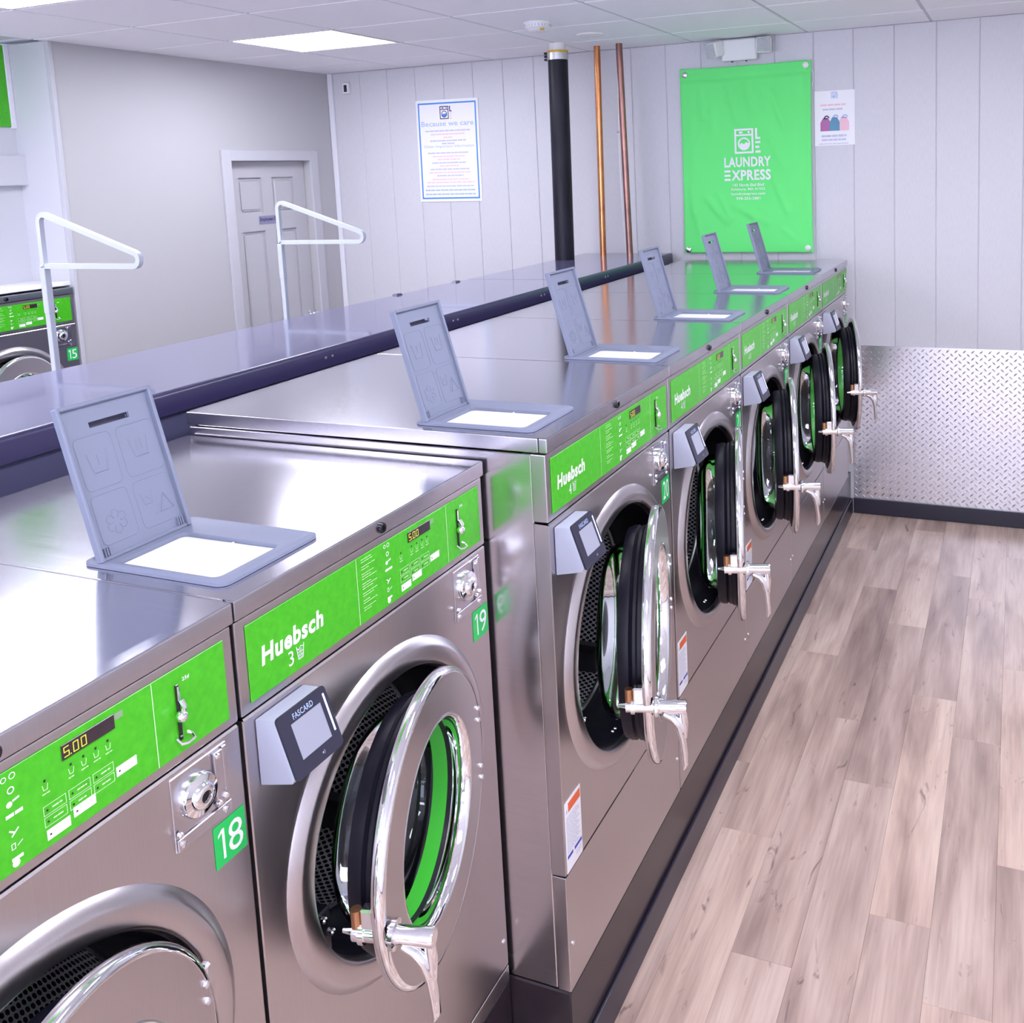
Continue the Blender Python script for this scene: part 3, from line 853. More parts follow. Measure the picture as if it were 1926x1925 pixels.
    st_ = MB().box(0.0021, 0.0050, ky0 + 0.001, ky1 - 0.001, kz0 + 0.001, kz0 + 0.017, 0.001, 1)
    st_.build('vault_strip', M['steel_lip'], vault)
    st_ = MB()
    for yy in (ky0 + 0.008, ky1 - 0.012): st_.lathe([(0.0042, 0.0), (0.0042, 0.0015), (0.0025, 0.0022), (0.0001, 0.0022)], (0.005, yy, kz0 + 0.009), 'x', 12)
    for (yy, zz2) in ((ky1 - 0.022, 1.062 + zz), (ky1 - 0.012, 1.066 + zz), (ky0 + 0.004, 1.061 + zz), (ky1 - 0.02, kz1 - 0.008)): st_.lathe([(0.0040, 0.0), (0.0038, 0.004), (0.0025, 0.0055), (0.0001, 0.0055)], (0.0045, yy, zz2), 'x', 12)
    tag(st_.build('vault_bolts', M['chrome'], vault), kind='stuff')
    # door, swung a little open about its far edge
    R, hx, hy, th, ri = (0.265, 0.012, 0.582, math.radians(15.5), 0.178) if big else (0.226, 0.027, 0.513, math.radians(13.3), 0.150)
    dz_c = 0.845 if big else 0.823
    prof = [(R - 0.020, -0.008), (R - 0.003, -0.008), (R, -0.005), (R, 0.004), (R - 0.0015, 0.0085), (R - 0.005, 0.0115), (R - 0.009, 0.0120)]
    door = MB().lathe(prof, (0, -R, 0), 'x', 96).build('door', M['chrome'], t, 50, (hx, hy, dz_c), (0, 0, th))
    MB().lathe([(R - 0.009, 0.0120), (R - 0.010, 0.0112), (ri + 0.006, 0.0112), (ri + 0.004, 0.0125)], (0, -R, 0), 'x', 96).build('door_face', M['steel'], door, 30)
    MB().lathe([(ri + 0.004, 0.0125), (ri + 0.001, 0.0115), (ri - 0.002, 0.007), (ri - 0.004, -0.016), (ri - 0.003, -0.020)], (0, -R, 0), 'x', 96).build('window_rim', M['chrome'], door, 50)
    rg_o = R * 0.83
    prof = [(R - 0.020, -0.008), (rg_o + 0.004, -0.011), (rg_o + 0.004, -0.020), (rg_o, -0.024), (rg_o, -0.030), (rg_o - 0.004, -0.034), (rg_o, -0.038), (rg_o, -0.048), (rg_o - 0.005, -0.060), (ri + 0.012, -0.064), (ri + 0.010, -0.058)]
    MB().lathe(prof, (0, -R, 0), 'x', 72).build('door_seal', M['black'], door, 40)
    MB().lathe([(ri - 0.003, -0.020), (ri - 0.005, -0.028)], (0, -R, 0), 'x', 72).build('window_gasket', M['black'], door)
    MB().lathe([(ri - 0.005, -0.028), (ri - 0.006, -0.054), (ri - 0.003, -0.054), (ri - 0.002, -0.028)], (0, -R, 0), 'x', 72).build('green_band', M['green_ring'], door)
    rb = ri + 0.006
    prof = [(rb, -0.058), (rb - 0.001, -0.078), (rb - 0.005, -0.092), (rb - 0.014, -0.103), (rb - 0.04, -0.112), (rb - 0.09, -0.118), (0.001, -0.121)]
    MB().lathe(prof, (0, -R, 0), 'x', 64).build('glass_bowl', M['glass'], door, 60)
    for s_ in (-1, 1):
        MB().box(-0.008, 0.004, -0.008, 0.004, 0.055 * s_ - 0.020, 0.055 * s_ + 0.020, 0.003, 1).build('door_hinge', M['satin'], door)
        for q in (-0.011, 0.011): MB().lathe([(0.0048, 0.0), (0.0045, 0.003), (0.0025, 0.0045), (0.0001, 0.0045)], (0.0112, -0.022, 0.055 * s_ + q), 'x', 12).build('hinge_bolt', M['satin'], door)
    # handle: barrel through the rim, latch tip behind, bent lever in front
    ph = -2 * R + 0.012 if big else -2 * R + 0.016
    pz_ = -0.030 if big else -0.010 - 0.012
    hb = MB().cyl((-0.040, ph, pz_), (0.014, ph, pz_), 0.0125, 16).cyl((-0.056, ph, pz_), (-0.040, ph, pz_), 0.0035, 10, 0.006)
    hb.cyl((-0.030, ph, pz_), (-0.022, ph, pz_), 0.016, 16)
    hb.box(-0.026, -0.002, ph - 0.010, ph + 0.008, pz_ + 0.010, pz_ + 0.040, 0.003, 1)
    hb.build('latch', M['chrome'], door)
    MB().cyl((-0.034, ph - 0.002, pz_ + 0.010), (-0.034, ph - 0.002, pz_ + 0.036), 0.0078, 14).build('latch_spring', M['brass'], door)
    hl = MB().lathe([(0.0200, 0.016), (0.0200, 0.022), (0.0135, 0.023), (0.0125, 0.030), (0.0135, 0.072), (0.0125, 0.076), (0.0001, 0.076)], (0, ph, pz_), 'x', 24)
    pts = [(0.032, ph, pz_ - 0.010), (0.048, ph, pz_ - 0.018), (0.060, ph, pz_ - 0.034), (0.066, ph + 0.001, pz_ - 0.060), (0.069, ph + 0.002, pz_ - 0.092), (0.070, ph + 0.003, pz_ - 0.118), (0.066, ph + 0.003, pz_ - 0.128)]
    hl.tube(pts, [0.011, 0.012, 0.0115, 0.0095, 0.0085, 0.0080, 0.0045], 12, flat=(1.25, 0.8))
    hl.tube([(0.068, ph, pz_ - 0.004), (0.070, ph, pz_ - 0.030), (0.069, ph + 0.001, pz_ - 0.062)], [0.008, 0.009, 0.007], 10)
    hl.build('door_handle', M['chrome'], door, 50)
    # card reader wedge on the left below the controls
    ry0, ry1 = 0.023, 0.117
    za, zb_ = 1.036 + zz * 0.96, 1.132 + zz * 0.96
    xs_ = [(0.0008, za), (0.055, za + 0.012), (0.060, za + 0.020), (0.034, zb_ - 0.002), (0.028, zb_), (0.0008, zb_ - 0.002)]
    bm = bmesh.new()
    va = [bm.verts.new((p[0], ry0, p[1])) for p in xs_]; vb = [bm.verts.new((p[0], ry1, p[1])) for p in xs_]
    bm.faces.new(va); bm.faces.new(vb[::-1])
    for i in range(6): bm.faces.new((va[i], vb[i], vb[(i + 1) % 6], va[(i + 1) % 6]))
    bmesh.ops.bevel(bm, geom=list(bm.edges), offset=0.0022, segments=2, profile=0.5, affect='EDGES')
    cr = MB().frombm(bm).build('card_reader', M['reader'], t, 30)
    A = Vector((0.0597, 0, za + 0.0195)); B = Vector((0.0336, 0, zb_ - 0.0015))
    up = (B - A); hl_ = up.length; up.normalize()
    nn = Vector((up.z, 0, -up.x))
    def RF(u, v, w=0.0):
        p = A + up * v + nn * w
        return (p.x, u, p.z)
    fm = MB()
    lo = rrect(ry0 + 0.0005, ry1 + 0.0005, -0.004, hl_ + 0.004, 0.006, 4)
    n = len(lo)
    fm.add([RF(p[0], p[1], 0.0) for p in lo] + [RF(p[0], p[1], 0.0040) for p in lo], [(i, (i + 1) % n, n + (i + 1) % n, n + i) for i in range(n)] + [tuple(range(n)), tuple(range(2 * n - 1, n - 1, -1))])
    face = fm.build('reader_face', M['reader_face'], cr, 30)
    k = MB(); k.add([RF(u, v, 0.0044) for (u, v) in ((ry0 + 0.020, 0.016), (ry1 - 0.016, 0.016), (ry1 - 0.016, hl_ - 0.014), (ry0 + 0.020, hl_ - 0.014))], [(0, 1, 2, 3)])
    k.build('screen', M['screen'], cr, 0)
    k = MB(); k.add([RF(u, v, 0.0044) for (u, v) in ((ry1 - 0.0082, 0.020), (ry1 - 0.0052, 0.020), (ry1 - 0.0052, hl_ - 0.006), (ry1 - 0.0082, hl_ - 0.006))], [(0, 1, 2, 3)])
    k.build('light_bar', M['led'], cr, 0)
    k = MB(); text(k, 'FASCARD', ry0 + 0.027, ry0 + 0.066, hl_ - 0.011, hl_ - 0.003, lambda u, v: RF(u, v, 0.0044), 0.01)
    k.build('reader_lettering', M['paper_blue'], cr, 0)
    k = MB(); ring2(k, (ry0 + ry1) / 2 + 0.008, 0.006, 0.0, 0.0016, lambda u, v: RF(u, v, 0.0044), 8)
    ring2(k, (ry0 + ry1) / 2 + 0.008, 0.006, 0.0030, 0.0038, lambda u, v: RF(u, v, 0.0044), 8, -0.9, 0.9)
    k.build('speaker_mark', M['reader'], cr, 0)
    # warning label on the wide machines
    if big:
        lb = MB().box(0.0002, 0.0010, 0.010, 0.080, 0.479, 0.625).build('warning_label', M['paper'], t, 0)
        FL = lambda u, v: (0.0013, u, v)
        k = MB(); rect(k, 0.024, 0.077, 0.600, 0.619, FL); k.build('orange_header', M['orange'], lb, 0)
        k = MB(); rect(k, 0.013, 0.037, 0.507, 0.514, FL); rect(k, 0.044, 0.077, 0.507, 0.514, FL); k.build('blue_header', M['blue_print'], lb, 0)
        k = MB()
        k.add([FL(0.013, 0.602), FL(0.021, 0.602), FL(0.017, 0.611)], [(0, 1, 2)])
        for q in range(16): wordbars(k, 0.014, 0.014 + rg.uniform(0.045, 0.060), 0.590 - q * 0.0047, 0.592 - q * 0.0047, FL, rg, 0.01)
        for q in range(3): wordbars(k, 0.050, 0.074, 0.492 + q * 0.004, 0.4935 + q * 0.004, FL, rg, 0.008)
        tag(k.build('label_print', M['paper_grey'], lb, 0), kind='stuff')
    # dispenser tray in the top
    ZTr = ZT + 0.0005
    tr_ = MB()
    o_ = rrect(tx0, tx1, ty0, ty1, 0.016, 5); i_ = rrect(tx0 + 0.008, tx1 - 0.010, ty0 + 0.006, ty1 - 0.006, 0.012, 5)
    w_ = rrect(tx0 + 0.052, tx1 - 0.024, ty0 + 0.014, ty1 - 0.062 + 0.004, 0.012, 5)
    n = len(o_)
    lev = [(o_, ZTr), (o_, ZTr + 0.0045), (i_, ZTr + 0.0075), (rrect(tx0 + 0.012, tx1 - 0.014, ty0 + 0.010, ty1 - 0.010, 0.010, 5), ZTr + 0.0060), (w_, ZTr + 0.0055), (w_, ZTr - 0.012)]
    vs = [(p[0], p[1], z) for (lp_, z) in lev for p in lp_]
    fs = [(a * n + i, a * n + (i + 1) % n, (a + 1) * n + (i + 1) % n, (a + 1) * n + i) for a in range(len(lev) - 1) for i in range(n)]
    tray = tr_.add(vs, fs).build('dispenser_tray', M['plastic'], t, 30)
    wb_ = rrect(tx0 + 0.053, tx1 - 0.025, ty0 + 0.015, ty1 - 0.059, 0.011, 5)
    well = MB().add([(p[0], p[1], ZTr - 0.001) for p in wb_], [tuple(range(n))])
    xm = (tx0 + tx1) / 2 + 0.02
    well.box(xm - 0.0015, xm + 0.0015, ty0 + 0.016, ty1 - 0.060, ZTr - 0.0009, ZTr + 0.001).box(tx0 + 0.060, tx1 - 0.03, ty0 + 0.068, ty0 + 0.071, ZTr - 0.0009, ZTr + 0.0009)
    well.build('dispenser_well', M['well_white'], tray, 0)
    # lid: opened up behind the tray; local frame, u along its width (row direction), v up the lid
    hx_, lw_, lh_ = (-0.276 if big else -0.266), 0.153, 0.222
    ly_ = 0.034
    lean = math.radians(15.5)
    lid = MB()
    # plate with handle slot (built as a frame of strips round the slot) and raised rim
    su0, su1, sv0, sv1 = 0.044, 0.112, 0.186, 0.1945
    for (a0_, a1_, b0_, b1_) in ((0, lw_, 0, sv0), (0, lw_, sv1, lh_), (0, su0, sv0, sv1), (su1, lw_, sv0, sv1)): lid.box(-0.0045, 0.0, a0_, a1_, b0_, b1_)
    lid.box(-0.0055, 0.0075, -0.0035, 0.0025, -0.002, lh_ + 0.003, 0.0015, 1).box(-0.0055, 0.0075, lw_ - 0.0025, lw_ + 0.0035, -0.002, lh_ + 0.003, 0.0015, 1)
    lid.box(-0.0055, 0.0075, 0.002, lw_ - 0.002, lh_ - 0.003, lh_ + 0.003, 0.0015, 1).box(-0.0055, 0.0040, 0.002, lw_ - 0.002, -0.002, 0.003, 0.001, 1)
    for q in (0.008, 0.012, 0.016, lw_ - 0.016, lw_ - 0.012, lw_ - 0.008): lid.box(0.0, 0.004, q - 0.0008, q + 0.0008, 0.004, 0.016)
    lido = lid.build('dispenser_lid', M['plastic'], t, 30, (hx_, ly_, ZT + 0.0075), (0, -lean, 0))
    MB().box(-0.016, -0.0135, su0 - 0.004, su1 + 0.004, sv0 - 0.004, sv1 + 0.004).box(-0.0136, -0.0046, su0 - 0.004, su0 - 0.001, sv0 - 0.004, sv1 + 0.004).box(-0.0136, -0.0046, su0 - 0.0009, su1 + 0.004, sv0 - 0.004, sv0 - 0.001).build('handle_slot', M['plastic_dark'], lido, 0)
    em = MB()
    E = lambda pts: [(0.0003, p[0], p[1]) for p in pts]
    def line(pts, r=0.0009, closed=False): em.tube(E(pts), r, 6, closed, (0.8, 1.0))
    for (u0, u1, v0, v1) in ((0.012, 0.072, 0.098, 0.176), (0.082, 0.146, 0.098, 0.176), (0.012, 0.072, 0.018, 0.090), (0.082, 0.146, 0.018, 0.090)):
        line(rrect(u0, u1, v0, v1, 0.008, 3), 0.0008, True)
    for (u, v) in ((0.042, 0.135), (0.114, 0.139)):
        line([(u - 0.016, v + 0.016), (u - 0.011, v - 0.014), (u + 0.011, v - 0.014), (u + 0.016, v + 0.016)], 0.0011)
        line([(u - (0 if u < 0.1 else 0.004), v + 0.012), (u - (0 if u < 0.1 else 0.004), v - 0.004)], 0.0010)
        if u > 0.1: line([(u + 0.004, v + 0.012), (u + 0.004, v - 0.004)], 0.0010)
    line([(0.090, 0.072), (0.094, 0.052), (0.106, 0.052), (0.110, 0.072)], 0.0010); line([(0.098, 0.064), (0.103, 0.060)], 0.0010)
    line([(0.126, 0.064), (0.108, 0.034)], 0.0010); line([(0.116, 0.034), (0.128, 0.060), (0.140, 0.034)], 0.0010, True)
    for q in range(6):
        a = PI / 2 + q * PI / 3
        cu, cv2 = 0.042 + 0.0115 * math.cos(a), 0.046 + 0.0115 * math.sin(a)
        line([(cu + 0.0062 * math.cos(a + b_ * PI / 3.5), cv2 + 0.0062 * math.sin(a + b_ * PI / 3.5)) for b_ in (-3, -2, -1, 0, 1, 2, 3)], 0.0009)
    em.build('embossed_icons', M['plastic'], lido, 60)
    return t

def number_label(t, num, W, dz):
    big = dz > 0
    y0, y1, z0, z1 = (0.604, 0.655, 1.022, 1.084) if big else (0.5645, 0.6165, 0.973, 1.030)
    nl = MB().box(0.0002, 0.0010, y0, y1, z0, z1).build('number_label', M['number_green'], t, 0)
    k = MB(); FN = lambda u, v: (0.0013, u, v)
    a, b = z0 + 0.008, z1 - 0.008
    if num[0] == '1':
        rect(k, y0 + 0.0125, y0 + 0.0165, a, b, FN)
        k.add([FN(y0 + 0.0125, b), FN(y0 + 0.0060, b - 0.0055), FN(y0 + 0.0060, b - 0.0095), FN(y0 + 0.0125, b - 0.0045)], [(0, 1, 2, 3)])
        text(k, num[1], y0 + 0.0225, y1 - 0.0055, a, b, FN, 0.0)
    else:
        text(k, num, y0 + 0.007, y1 - 0.006, a, b, FN, 0.0)
    k.build('number_lettering', M['white'], nl, 0)

XS, WS, WB = -0.132, 0.625, 0.67
small = washer(WS, 0.722, 0.0, False, '3')
s19 = copy_tree(small); s15 = copy_tree(small)
small.location = (XS, -0.005 - 2 * WS, 0); number_label(small, '18', WS, 0)
tag(small, 'stainless front-load washer numbered 18, nearest the camera and cut by the frame', 'washing machine', 'front-load washers')
s19.location = (XS, -0.005 - WS, 0); number_label(s19, '19', WS, 0)
tag(s19, 'stainless front-load washer numbered 19 with large open porthole door', 'washing machine', 'front-load washers')
s15.location = (XL + 0.004, 1.575 - WS, 0.101); number_label(s15, '15', WS, 0)
tag(s15, 'stainless washer numbered 15 in the wall recess at far left', 'washing machine', 'front-load washers')
first = washer(WB, 0.861, 0.049, True, '4')
descr = ['taller stainless washer numbered 20, first of the tall row, its steel side showing',
         'tall stainless washer next after number 20, second of the tall row',
         'tall stainless washer in the middle of the tall row, third from its near end',
         'tall stainless washer second from the back wall, fourth of the tall row',
         'tall stainless washer standing against the back wall, last of the tall row']
bigs = [first] + [copy_tree(first) for _ in range(4)]
for i, t in enumerate(bigs):
    t.location = (0, WB * i, 0)
    number_label(t, str(20 + i), WB, 0.049)
    tag(t, descr[i], 'washing machine', 'front-load washers')

# plinths under the machines
def plinth(name, xf, y0, y1, depth, label):
    t = empty(name, (xf, y0, 0))
    L = y1 - y0
    MB().box(-depth, -0.002, 0.0, L, 0.0, 0.2255, 0.003, 1).build('plinth_body', M['plinth'], t, 0)
    MB().box(-0.0018, 0.0075, 0.0, L, 0.0, 0.083, 0.003, 2).build('cove_base', M['cove'], t)
    return tag(t, label, 'plinth')
plinth('machine_plinth', 0.0, 0.002, YB - 0.016, 0.85, 'dark glossy plinth with black cove strip under the tall washers')
plinth('machine_plinth', XS, -0.005 - 2 * WS - 0.6, -0.003, 0.70, 'dark plinth under the two nearer, lower washers')
# niche plinth below washer 15
t = empty('machine_plinth', (XL, 0.95, 0))
MB().box(-0.25, -0.002, 0.0, 0.625, 0.0, 0.3265, 0.003, 1).build('plinth_body', M['plinth'], t, 0)
tag(t, 'dark plinth under the recessed washer numbered 15', 'plinth')

# ------------------------------------------------------------ folding counter behind the washers
ct = empty('folding_counter', (-1.215, 0, 0))
tag(ct, 'long glossy grey folding counter running behind the washers to the back wall', 'counter')
zc0, zc1 = 1.327, 1.383
for (a, b) in ((-2.6, 2.1665), (2.1685, 3.432)):
    MB().box(-0.262, 0.252, a, b, zc0 + 0.002, zc1, 0.003, 2).build('counter_top', M['counter'], ct)
ed = MB()
bm = bmesh.new()
r_ = 0.012
prof = [(0.2525, zc0), (0.262, zc0 + 0.004)] + [(0.262 - r_ + r_ * math.cos(a), zc1 - r_ + r_ * math.sin(a)) for a in [PI / 2 * i / 5 for i in range(6)]]
ed.add([(p[0], y, p[1]) for y in (-2.6, 3.434) for p in prof], [(i, i + 1, len(prof) + i + 1, len(prof) + i) for i in range(len(prof) - 1)] + [tuple(range(len(prof))), tuple(range(2 * len(prof) - 1, len(prof) - 1, -1))])
bm.free()
ed.build('front_edge', M['counter_edge'], ct, 40)
scr = MB()
y = -0.72
while y < 3.3:
    for d in (0.0, 0.028): scr.lathe([(0.0045, 0.0), (0.004, 0.0015), (0.0001, 0.002)], (0.262, y + d, 1.357), 'x', 10)
    y += 0.645
scr.build('edge_screws', M['satin'], ct)
MB().box(-0.255, 0.245, -2.6, 3.43, 0.0, zc0 + 0.001).build('bulkhead', M['bulkhead'], ct, 0)
MB().box(-0.268, -0.2625, 1.80, 2.13, zc1 - 0.010, zc1 - 0.001, 0.001, 1).build('rear_strip', M['plastic_dark'], ct, 0)
def lid_stand_in(y, label):  # plain block standing in for a washer lid that peeks over the edge
    m_ = MB()
    m_.add([(-0.012, -0.020, 0), (0.012, -0.020, 0), (0.012, 0.020, 0), (-0.012, 0.020, 0), (-0.008, -0.013, 0.006), (0.008, -0.013, 0.006), (0.008, 0.015, 0.006), (-0.008, 0.015, 0.006)],
           [(0, 1, 2, 3), (4, 5, 6, 7), (0, 1, 5, 4), (1, 2, 6, 5), (2, 3, 7, 6), (3, 0, 4, 7)])
    o = m_.build('lid_block', M['plastic_dark'], None, 0, (-1.466, y, zc1))
    return tag(o, label, 'rubber stop', 'washer lid stand-ins on the counter')
lid_stand_in(1.627, 'small dark block standing in for a washer lid at the back edge of the grey counter, the nearer of two')
lid_stand_in(2.055, 'small dark block standing in for a washer lid at the back edge of the grey counter, the farther of two')

# white hanging stands beyond the counter
def stand(x, y, ztop, zarm, reach, label):
    t = empty('hanging_stand', (x, y, 0))
    h = 0.0105
    MB().box(-h, h, -h, h, 0.03, zarm - 0.155, 0.002, 1).build('pole', M['rack'], t)
    MB().box(-0.012, 0.012, -0.012, 0.012, zarm - 0.16, zarm - 0.005, 0.002, 1).build('pole_sleeve', M['rack'], t)
    def arc(cx, cz, r, a0, a1, n=6): return [(cx + r * math.cos(a0 + (a1 - a0) * i / n), 0, cz + r * math.sin(a0 + (a1 - a0) * i / n)) for i in range(n + 1)]
    sl = math.atan2(ztop - 0.02 - (zarm + 0.045), reach)
    r1, r2 = 0.024, 0.022
    pts = [(0, 0, zarm - 0.01)] + arc(r1, ztop - r1 - 0.008, r1, PI, PI / 2 - sl * 1.0)
    pts += arc(reach - r2, zarm + r2, r2, PI / 2 - sl, -PI / 2) + [(0.006, 0, zarm)]
    MB().tube(pts, 0.0118, 4, False).build('hanging_arm', M['rack'], t, 30)
    MB().sphere((0.0, -0.0115, zarm), 0.005, 6).build('rivet', M['satin'], t)
    fb = MB().box(-0.20, 0.20, -0.02, 0.02, 0.0, 0.03, 0.003, 1).box(-0.02, 0.02, -0.20, -0.0205, 0.0, 0.03, 0.003, 1).box(-0.02, 0.02, 0.0205, 0.20, 0.0, 0.03, 0.003, 1)
    fb.build('foot', M['rack'], t)
    return tag(t, label, 'hanging stand', 'white hanging stands behind the counter')
stand(-2.245, 0.75, 1.768, 1.588, 0.435, 'white hanging stand with triangular arm in front of washer 15')
stand(-2.203, 1.83, 1.760, 1.580, 0.440, 'white hanging stand with triangular arm in front of the inner door')

# ------------------------------------------------------------ pipes rising from the counter
t = empty('black_pipe', (-1.424, 3.06, zc1))
topx = 0.012
MB().cyl((0, 0, 0), (topx, 0, 2.418 - zc1), 0.0515, 32).build('pipe', M['pipe_black'], t)
MB().cyl((topx, 0, 2.414 - zc1), (topx, 0, 2.449 - zc1), 0.0540, 32).build('clamp_band', M['satin'], t)
MB().cyl((topx, 0, 2.4492 - zc1), (topx, 0, 2.461 - zc1), 0.0545, 32).build('yellow_band', M['yellow'], t)
MB().cyl((topx, 0, 2.459 - zc1), (topx, 0, ZC - zc1), 0.042, 28).build('upper_pipe', M['white_plastic'], t)
for q in range(3): MB().box(topx - 0.072, topx - 0.053, -0.012, 0.006, 2.414 + q * 0.016 - zc1, 2.425 + q * 0.016 - zc1).build('clamp_screw', M['gap'], t, 0)
tag(t, 'thick black drain pipe rising from the counter to the ceiling', 'pipe')
t = MB().cyl((-1.300, 3.285, zc1), (-1.288, 3.285, ZC), 0.0175, 24).build('copper_pipe', M['copper'])
tag(t, 'bright orange copper pipe, middle of the three rising from the counter', 'pipe', 'copper pipes')
t = empty('copper_pipe', (-1.134, 3.262, zc1))
MB().cyl((0, 0, 0), (-0.018, 0, ZC - zc1), 0.0175, 24).build('pipe', M['copper_old'], t)
k = MB().tube([(-0.020, -0.012, 0.05), (-0.034, -0.010, 0.30), (-0.036, -0.010, 0.62), (-0.030, -0.012, 0.78), (-0.024, -0.012, 1.0)], 0.0022, 6).sphere((-0.037, -0.012, 0.66), 0.007, 6)
k.build('tie_wire', M['satin'], t)
tag(t, 'dull brown copper pipe, rightmost of the three rising from the counter', 'pipe', 'copper pipes')

# ------------------------------------------------------------ things on the back wall
# green cloth banner
bx0, bx1, bz0, bz1 = -0.882, -0.183, 1.382, 2.359
t = empty('shop_banner', (0, YB, 0))
tag(t, 'bright green cloth banner with white laundry logo on the back wall', 'banner')
BW_, BH_ = bx1 - bx0, bz1 - bz0
CREASES = []
for (u0, v0, u1, v1, w_, d_) in ((430, 300, 485, 480, .020, .012), (590, 390, 655, 570, .020, .012), (205, 310, 215, 500, .018, .009), (272, 450, 262, 580, .018, .008), (340, 320, 405, 530, .017, .009),
        (540, 350, 560, 480, .016, .008), (690, 300, 705, 430, .018, .008), (235, 940, 335, 1065, .017, .010), (295, 900, 352, 1045, .016, .008), (600, 850, 665, 1010, .018, .010), (148, 330, 150, 1010, .020, .010),
        (765, 290, 778, 1210, .013, .008), (645, 1110, 745, 1195, .016, .009), (130, 880, 190, 1160, .018, .010), (580, 630, 650, 780, .018, .009), (160, 660, 235, 510, .018, .008), (470, 1010, 520, 1180, .022, .007),
        (700, 560, 690, 900, .022, .007), (385, 980, 560, 1075, .020, .007)):
    CREASES.append(((u0 - 96) / 697.0, 1 - (v0 - 240) / 990.0, (u1 - 96) / 697.0, 1 - (v1 - 240) / 990.0, w_, d_))
def wave(x, z):
    a = (x - bx0) / (bx1 - bx0); b = (z - bz0) / (bz1 - bz0)
    pin = min(1.0, 6 * a) * min(1.0, 6 * (1 - a)) * min(1.0, 5 * b) * min(1.0, 6 * (1 - b))
    # hanging folds: soft creases that lean and fade out, all standing out from the wall
    y = -0.006 - 0.004 * math.sin(7.0 * a + 4.0 * b + 0.7)
    for (a0, b0, a1, b1, w, dep) in CREASES:
        ux, uz = (a1 - a0) * BW_, (b1 - b0) * BH_
        L2 = ux * ux + uz * uz
        tt = ((a - a0) * BW_ * ux + (b - b0) * BH_ * uz) / L2
        tc = min(1.0, max(0.0, tt))
        d2 = ((a - a0) * BW_ - ux * tc) ** 2 + ((b - b0) * BH_ - uz * tc) ** 2
        y -= dep * math.exp(-d2 / (w * w)) * (0.35 + 0.65 * math.sin(PI * min(1.0, max(0.0, 0.15 + 0.7 * tc))))
    y *= pin
    y += 0.006 * max(0.0, 1 - abs(b - 0.945) / 0.02) + 0.004 * max(0.0, 1 - abs(a - 0.965) / 0.02)
    return -0.021 + y
nxx, nzz = 110, 150
bn = MB()
def edge(x, z):
    a = (x - bx0) / (bx1 - bx0); b = (z - bz0) / (bz1 - bz0)
    return (x + 0.006 * math.sin(PI * b) * (0.5 - a), wave(x, z), z - 0.006 * math.sin(PI * a) * (b - 0.3))
bn.add([edge(bx0 + (bx1 - bx0) * i / nxx, bz0 + (bz1 - bz0) * j / nzz) for j in range(nzz + 1) for i in range(nxx + 1)],
       [(j * (nxx + 1) + i, j * (nxx + 1) + i + 1, (j + 1) * (nxx + 1) + i + 1, (j + 1) * (nxx + 1) + i) for j in range(nzz) for i in range(nxx)])
cloth = bn.build('cloth', M['banner'], t, 180)
sm = cloth.modifiers.new('thickness', 'SOLIDIFY'); sm.thickness = 0.0012; sm.offset = 1.0
for (gx_, gz_) in ((bx0 + 0.028, bz1 - 0.030), (bx1 - 0.026, bz1 - 0.024), (bx1 - 0.026, bz0 + 0.024), (bx0 + 0.022, bz0 + 0.018)):
    MB().lathe([(0.0155, -0.024), (0.0155, -0.028), (0.010, -0.032), (0.004, -0.033), (0.0001, -0.033)], (gx_, 0, gz_), 'y', 18).build('grommet', M['satin'] if gx_ < -0.5 else M['white_plastic'], t)
MB().tube([(bx1 - 0.010, -0.018, bz1 - 0.028), (bx1 + 0.008, -0.014, bz1 - 0.06), (bx1 + 0.010, -0.012, bz1 - 0.10), (bx1 + 0.004, -0.012, bz1 - 0.13)], 0.0022, 6).build('cord', M['white_plastic'], t)
FB = lambda u, v: (u, wave(u, v) - 0.0048, v - 0.002)
def washer_logo(k, cx, cz, s, F, kb=None, ke=None):
    """small front-loader mark with the letter L and three bars beside it; 2s tall"""
    kb = kb or k; ke = ke or k
    frame2(k, cx - 0.80 * s, cx + 0.80 * s, cz - s, cz + s, 0.15 * s, F)
    rect(k, cx - 0.65 * s, cx + 0.65 * s, cz + 0.42 * s, cz + 0.55 * s, F)
    rect(k, cx - 0.40 * s, cx - 0.10 * s, cz + 0.62 * s, cz + 0.78 * s, F); ring2(k, cx + 0.42 * s, cz + 0.70 * s, 0, 0.10 * s, F, 8)
    ring2(k, cx, cz - 0.22 * s, 0.40 * s, 0.52 * s, F, 22)
    pts = [(cx + 0.40 * s * math.cos(a), cz - 0.22 * s + 0.40 * s * math.sin(a)) for a in [PI + 0.15 + (PI - 0.1) * i / 10 for i in range(11)]]
    pts += [(cx + 0.18 * s, cz - 0.08 * s), (cx, cz - 0.26 * s), (cx - 0.2 * s, cz - 0.14 * s)]
    kb.add([F(*p) for p in pts], [tuple(range(len(pts)))])
    rect(k, cx + 0.95 * s, cx + 1.12 * s, cz + 0.12 * s, cz + s, F); rect(k, cx + 1.12 * s, cx + 1.38 * s, cz + 0.12 * s, cz + 0.28 * s, F)
    for q in (-0.22, -0.60, -0.98): rect(ke, cx + 0.95 * s, cx + (1.38 if q != -0.60 else 1.28) * s, cz + q * s, cz + (q + 0.18) * s, F)
k = MB()
washer_logo(k, -0.536, 1.970, 0.064, FB)
text(k, 'LAUNDRY', -0.646, -0.394, 1.836, 1.888, FB, 0.03)
